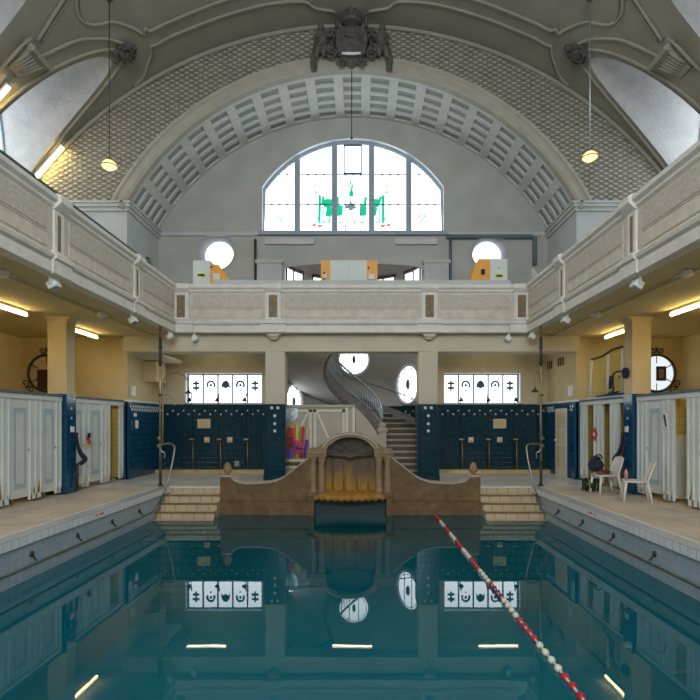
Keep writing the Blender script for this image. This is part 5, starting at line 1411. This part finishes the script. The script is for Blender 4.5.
mb = MB(); mb.sphere((5.42, 11.34, .60), .17, .95, 1.05, .92, 14, 10); mb.sphere((5.42, 11.36, .74), .11, 1, 1.1, .6); mb.build('body', M['navy'], t, remesh=.02)
mb = MB(); mb.sphere((5.30, 11.27, .56), .085, .7, 1.1, 1); mb.build('pocket', M['navy'], t)
mb = MB(); mb.tube(smooth3([(5.40, 11.24, .74), (5.36, 11.2, .82), (5.47, 11.22, .83), (5.52, 11.24, .74)]), .016, 6); mb.build('strap', M['black'], t)
mb = MB()
mb.grid(lambda u, v: (5.36+.30*u, 11.02+.22*v, .47+.06*math.sin(PI*u)*math.sin(PI*v)+.012*math.sin(u*17+v*6)), 20, 14)
mb.grid(lambda u, v: (5.36+.30*u, 11.02+.22*v, .447), 4, 4)
tag(mb.build('folded_cloth', M['maroon']), 'folded maroon cloth in front of the navy bag on the chair', 'cloth')
t = thing('duffel_bag', 'black bag with lime stripes on the floor under the farther chair', 'bag', (5.40, 11.42, 0))
mb = MB(); mb.tube(smooth3([(5.22, 11.5, .15), (5.40, 11.48, .16), (5.58, 11.46, .15)], 4), [.12]+[.145]*7+[.12], 12); mb.build('body', M['black'], t)
mb = MB(); mb.tube([(5.30, 11.49, .155), (5.312, 11.489, .155)], .147, 14, cap=False); mb.tube([(5.46, 11.475, .155), (5.472, 11.473, .155)], .147, 14, cap=False); mb.build('stripe', M['lime'], t)
mb = MB(); mb.tube(smooth3([(5.24, 11.4, .22), (5.16, 11.34, .30), (5.12, 11.34, .12), (5.14, 11.36, .03)]), .015, 6); mb.build('strap', M['black'], t)
t = thing('drink_bottle', 'small pink bottle on the seat of the empty plastic chair', 'bottle', (5.47, 10.14, .42))
mb = MB(); mb.lathe([(.001, .445), (.032, .445), (.034, .56), (.03, .60), (.014, .63), (.014, .645)], (5.47, 10.14, -.022), 14); mb.build('body', M['glassbottle'], t)
mb = MB(); mb.lathe([(.017, .64), (.017, .67), (.001, .672)], (5.47, 10.14, -.022), 12); mb.build('cap', M['navy'], t)

# ================================================================== WATER POLO GOAL AND BRACKET ON THE CABIN ROOF
tag(MB().box(6.12, 6.75, 11.5, 13.6, CABZ, CABZ+.03).build('storage_board', M['cabin']), 'pale board lying across the right cabins under the goal', 'board')
tag(MB().box(6.16, 6.72, 11.7, 13.0, CABZ+.03, CABZ+.09).build('foam_mat', M['bluemat'], bevel=.01), 'blue foam mat lying on the right cabin roof under the goal', 'mat')
t = thing('water_polo_goal', 'white framed goal with green net stored on the right cabin roof', 'goal', (6.5, 12.6, CABZ))
z0, z1 = CABZ+.10, 3.18
def bar(name, pts, r, m): MB().tube(pts, r, 8).build(name, m, t)
bar('post', [(6.25, 13.5, z0-.065), (6.27, 13.44, z1-.02)], .035, M['white'])
bar('post', [(6.22, 12.45, z0), (6.22, 12.45, z1)], .035, M['white'])
bar('post', [(6.22, 11.75, z0), (6.22, 11.75, z1+.06)], .035, M['white'])
bar('crossbar', smooth3([(6.27, 13.44, z1), (6.24, 13.1, z1-.01), (6.22, 12.7, z1+.0), (6.2, 12.2, z1+.08), (6.2, 11.72, z1+.08)], 4), .03, M['iron'])
bar('upper_rail', [(6.68, 11.7, z1), (6.66, 13.4, z1-.05)], .022, M['net'])
bar('upper_rail', [(6.24, 12.45, z1-.06), (6.68, 11.7, z1-.06)], .018, M['net'])
bar('rear_frame', smooth3([(6.5, 11.95, z0), (6.5, 11.95, z1-.35), (6.5, 12.0, z1-.12), (6.55, 12.5, z1-.10)]), .024, M['green'])
bar('rear_frame', smooth3([(6.5, 12.5, z1-.5), (6.5, 12.2, z1-.75), (6.5, 11.95, z1-.95)]), .014, M['brass_d'])
mb = MB()
for k in range(17):
    y = 11.8+k*.1; mb.tube([(6.30, y, z0+.02), (6.36, y, (z0+z1)/2), (6.28, y, z1-.06)], .005, 4, cap=False)
for k in range(11):
    z = z0+.05+k*.095; mb.tube([(6.31+.03*math.sin(k*.6), y, z) for y in lin(11.8, 13.4, 4)], .005, 4, cap=False)
mb.build('net', M['net'], t)['kind'] = 'stuff'
t = thing('folding_bracket', 'black bracket arm with round pad on the column above the right cabins', 'bracket', (6.03, 11.36, 2.5))
mb = MB(); mb.lathe([(.001, 0), (.12, 0), (.12, .04), (.09, .05), (.001, .05)], (6.04, 11.25, 2.62), 18, Matrix.Rotation(-PI/2, 3, 'Y')); mb.build('pad', M['navy'], t)
mb = MB(); mb.tube(smooth3([(6.02, 11.3, 2.66), (6.0, 11.55, 2.68), (6.02, 11.78, 2.62), (6.04, 11.84, 2.42), (6.06, 11.86, 2.28), (6.06, 12.1, 2.22)]), .022, 8); mb.build('arm', M['black'], t)
mb = MB(); mb.tube([(6.02, 11.9, 2.62), (6.03, 11.95, 2.32)], .035, 8); mb.tube([(6.04, 11.6, 2.23), (6.06, 12.35, 2.19)], .02, 6); mb.build('handle', M['black'], t)

# ================================================================== LANE LINE
t = thing('lane_line', 'red and white lane line floating along the pool', 'lane rope', (1.98, 7.5, ZW))
mb = MB(); mb.tube([(1.98, 2.1, ZW+.02), (1.98, 12.05, ZW+.02)], .012, 6); mb.build('rope', M['rope'], t)
proto_f = {}
k = 0; y = 2.35
# groups of four alternate from the camera outwards
while y < 11.95:
    g = (k+2)//4
    c = 'red' if g % 2 == 1 else 'pearl'
    if 5.9 < y < 6.7 and c == 'red': c = 'purple'
    if c not in proto_f:
        mb = MB(); mb.lathe([(.012, -.038), (.023, -.034), (.031, -.018), (.033, 0), (.031, .018), (.023, .034), (.012, .038)], (0, 0, 0), 12, Matrix.Rotation(PI/2, 3, 'X'))
        for q in range(8):
            a = q*PI/4; mb.sphere((.030*math.cos(a), 0, .030*math.sin(a)), .009, .6, 1.6, .6, 6, 4)
        o = mb.build('float', M[c], t, local=True); proto_f[c] = o
    else:
        o = proto_f[c].copy(); col.objects.link(o); o.parent = t
    o.location = (0, y-7.5, .02)
    y += .155; k += 1
# depth marks on the curbs
for s, nm, yy in ((-1, 'left', 9.0), (1, 'right', 9.05)):
    t = thing('depth_mark', 'small red depth marking on the %s pool curb' % nm, 'marking', (s*HW, yy, -.05), 'depth markings on the curb')
    for dy, w_ in ((-.12, .03), (.0, .03), (.045, .03), (.10, .03)):
        mb = MB(); mb.box(s*(HW-.039), s*(HW-.03), yy+dy, yy+dy+w_, -.075, -.04); mb.build('digit', M['redfoam'], t)

# ================================================================== WORLD, CAMERA
wd = bpy.data.worlds.new('World'); sc.world = wd; wd.use_nodes = True
wd.node_tree.nodes['Background'].inputs['Color'].default_value = (.75, .85, 1, 1)
wd.node_tree.nodes['Background'].inputs['Strength'].default_value = .3
cam = bpy.data.cameras.new('Camera'); co = bpy.data.objects.new('Camera', cam); col.objects.link(co)
co.location = (.25, 0, 1.55); co.rotation_euler = (PI/2, 0, 0)
cam.sensor_width = 36; cam.lens = 515/700*36; cam.shift_x = -11/700; cam.shift_y = 72/700
cam.clip_end = 100; cam.clip_start = .05
sc.camera = co
sc.view_settings.view_transform = 'Standard'; sc.view_settings.look = 'None'
sc.view_settings.gamma = 1; sc.view_settings.exposure = 0.66
try: sc.view_settings.use_curve_mapping = False
except Exception: pass
try:
    sc.cycles.max_bounces = 10; sc.cycles.diffuse_bounces = 6; sc.cycles.transparent_max_bounces = 12
    sc.cycles.sample_clamp_indirect = 6
except Exception: pass
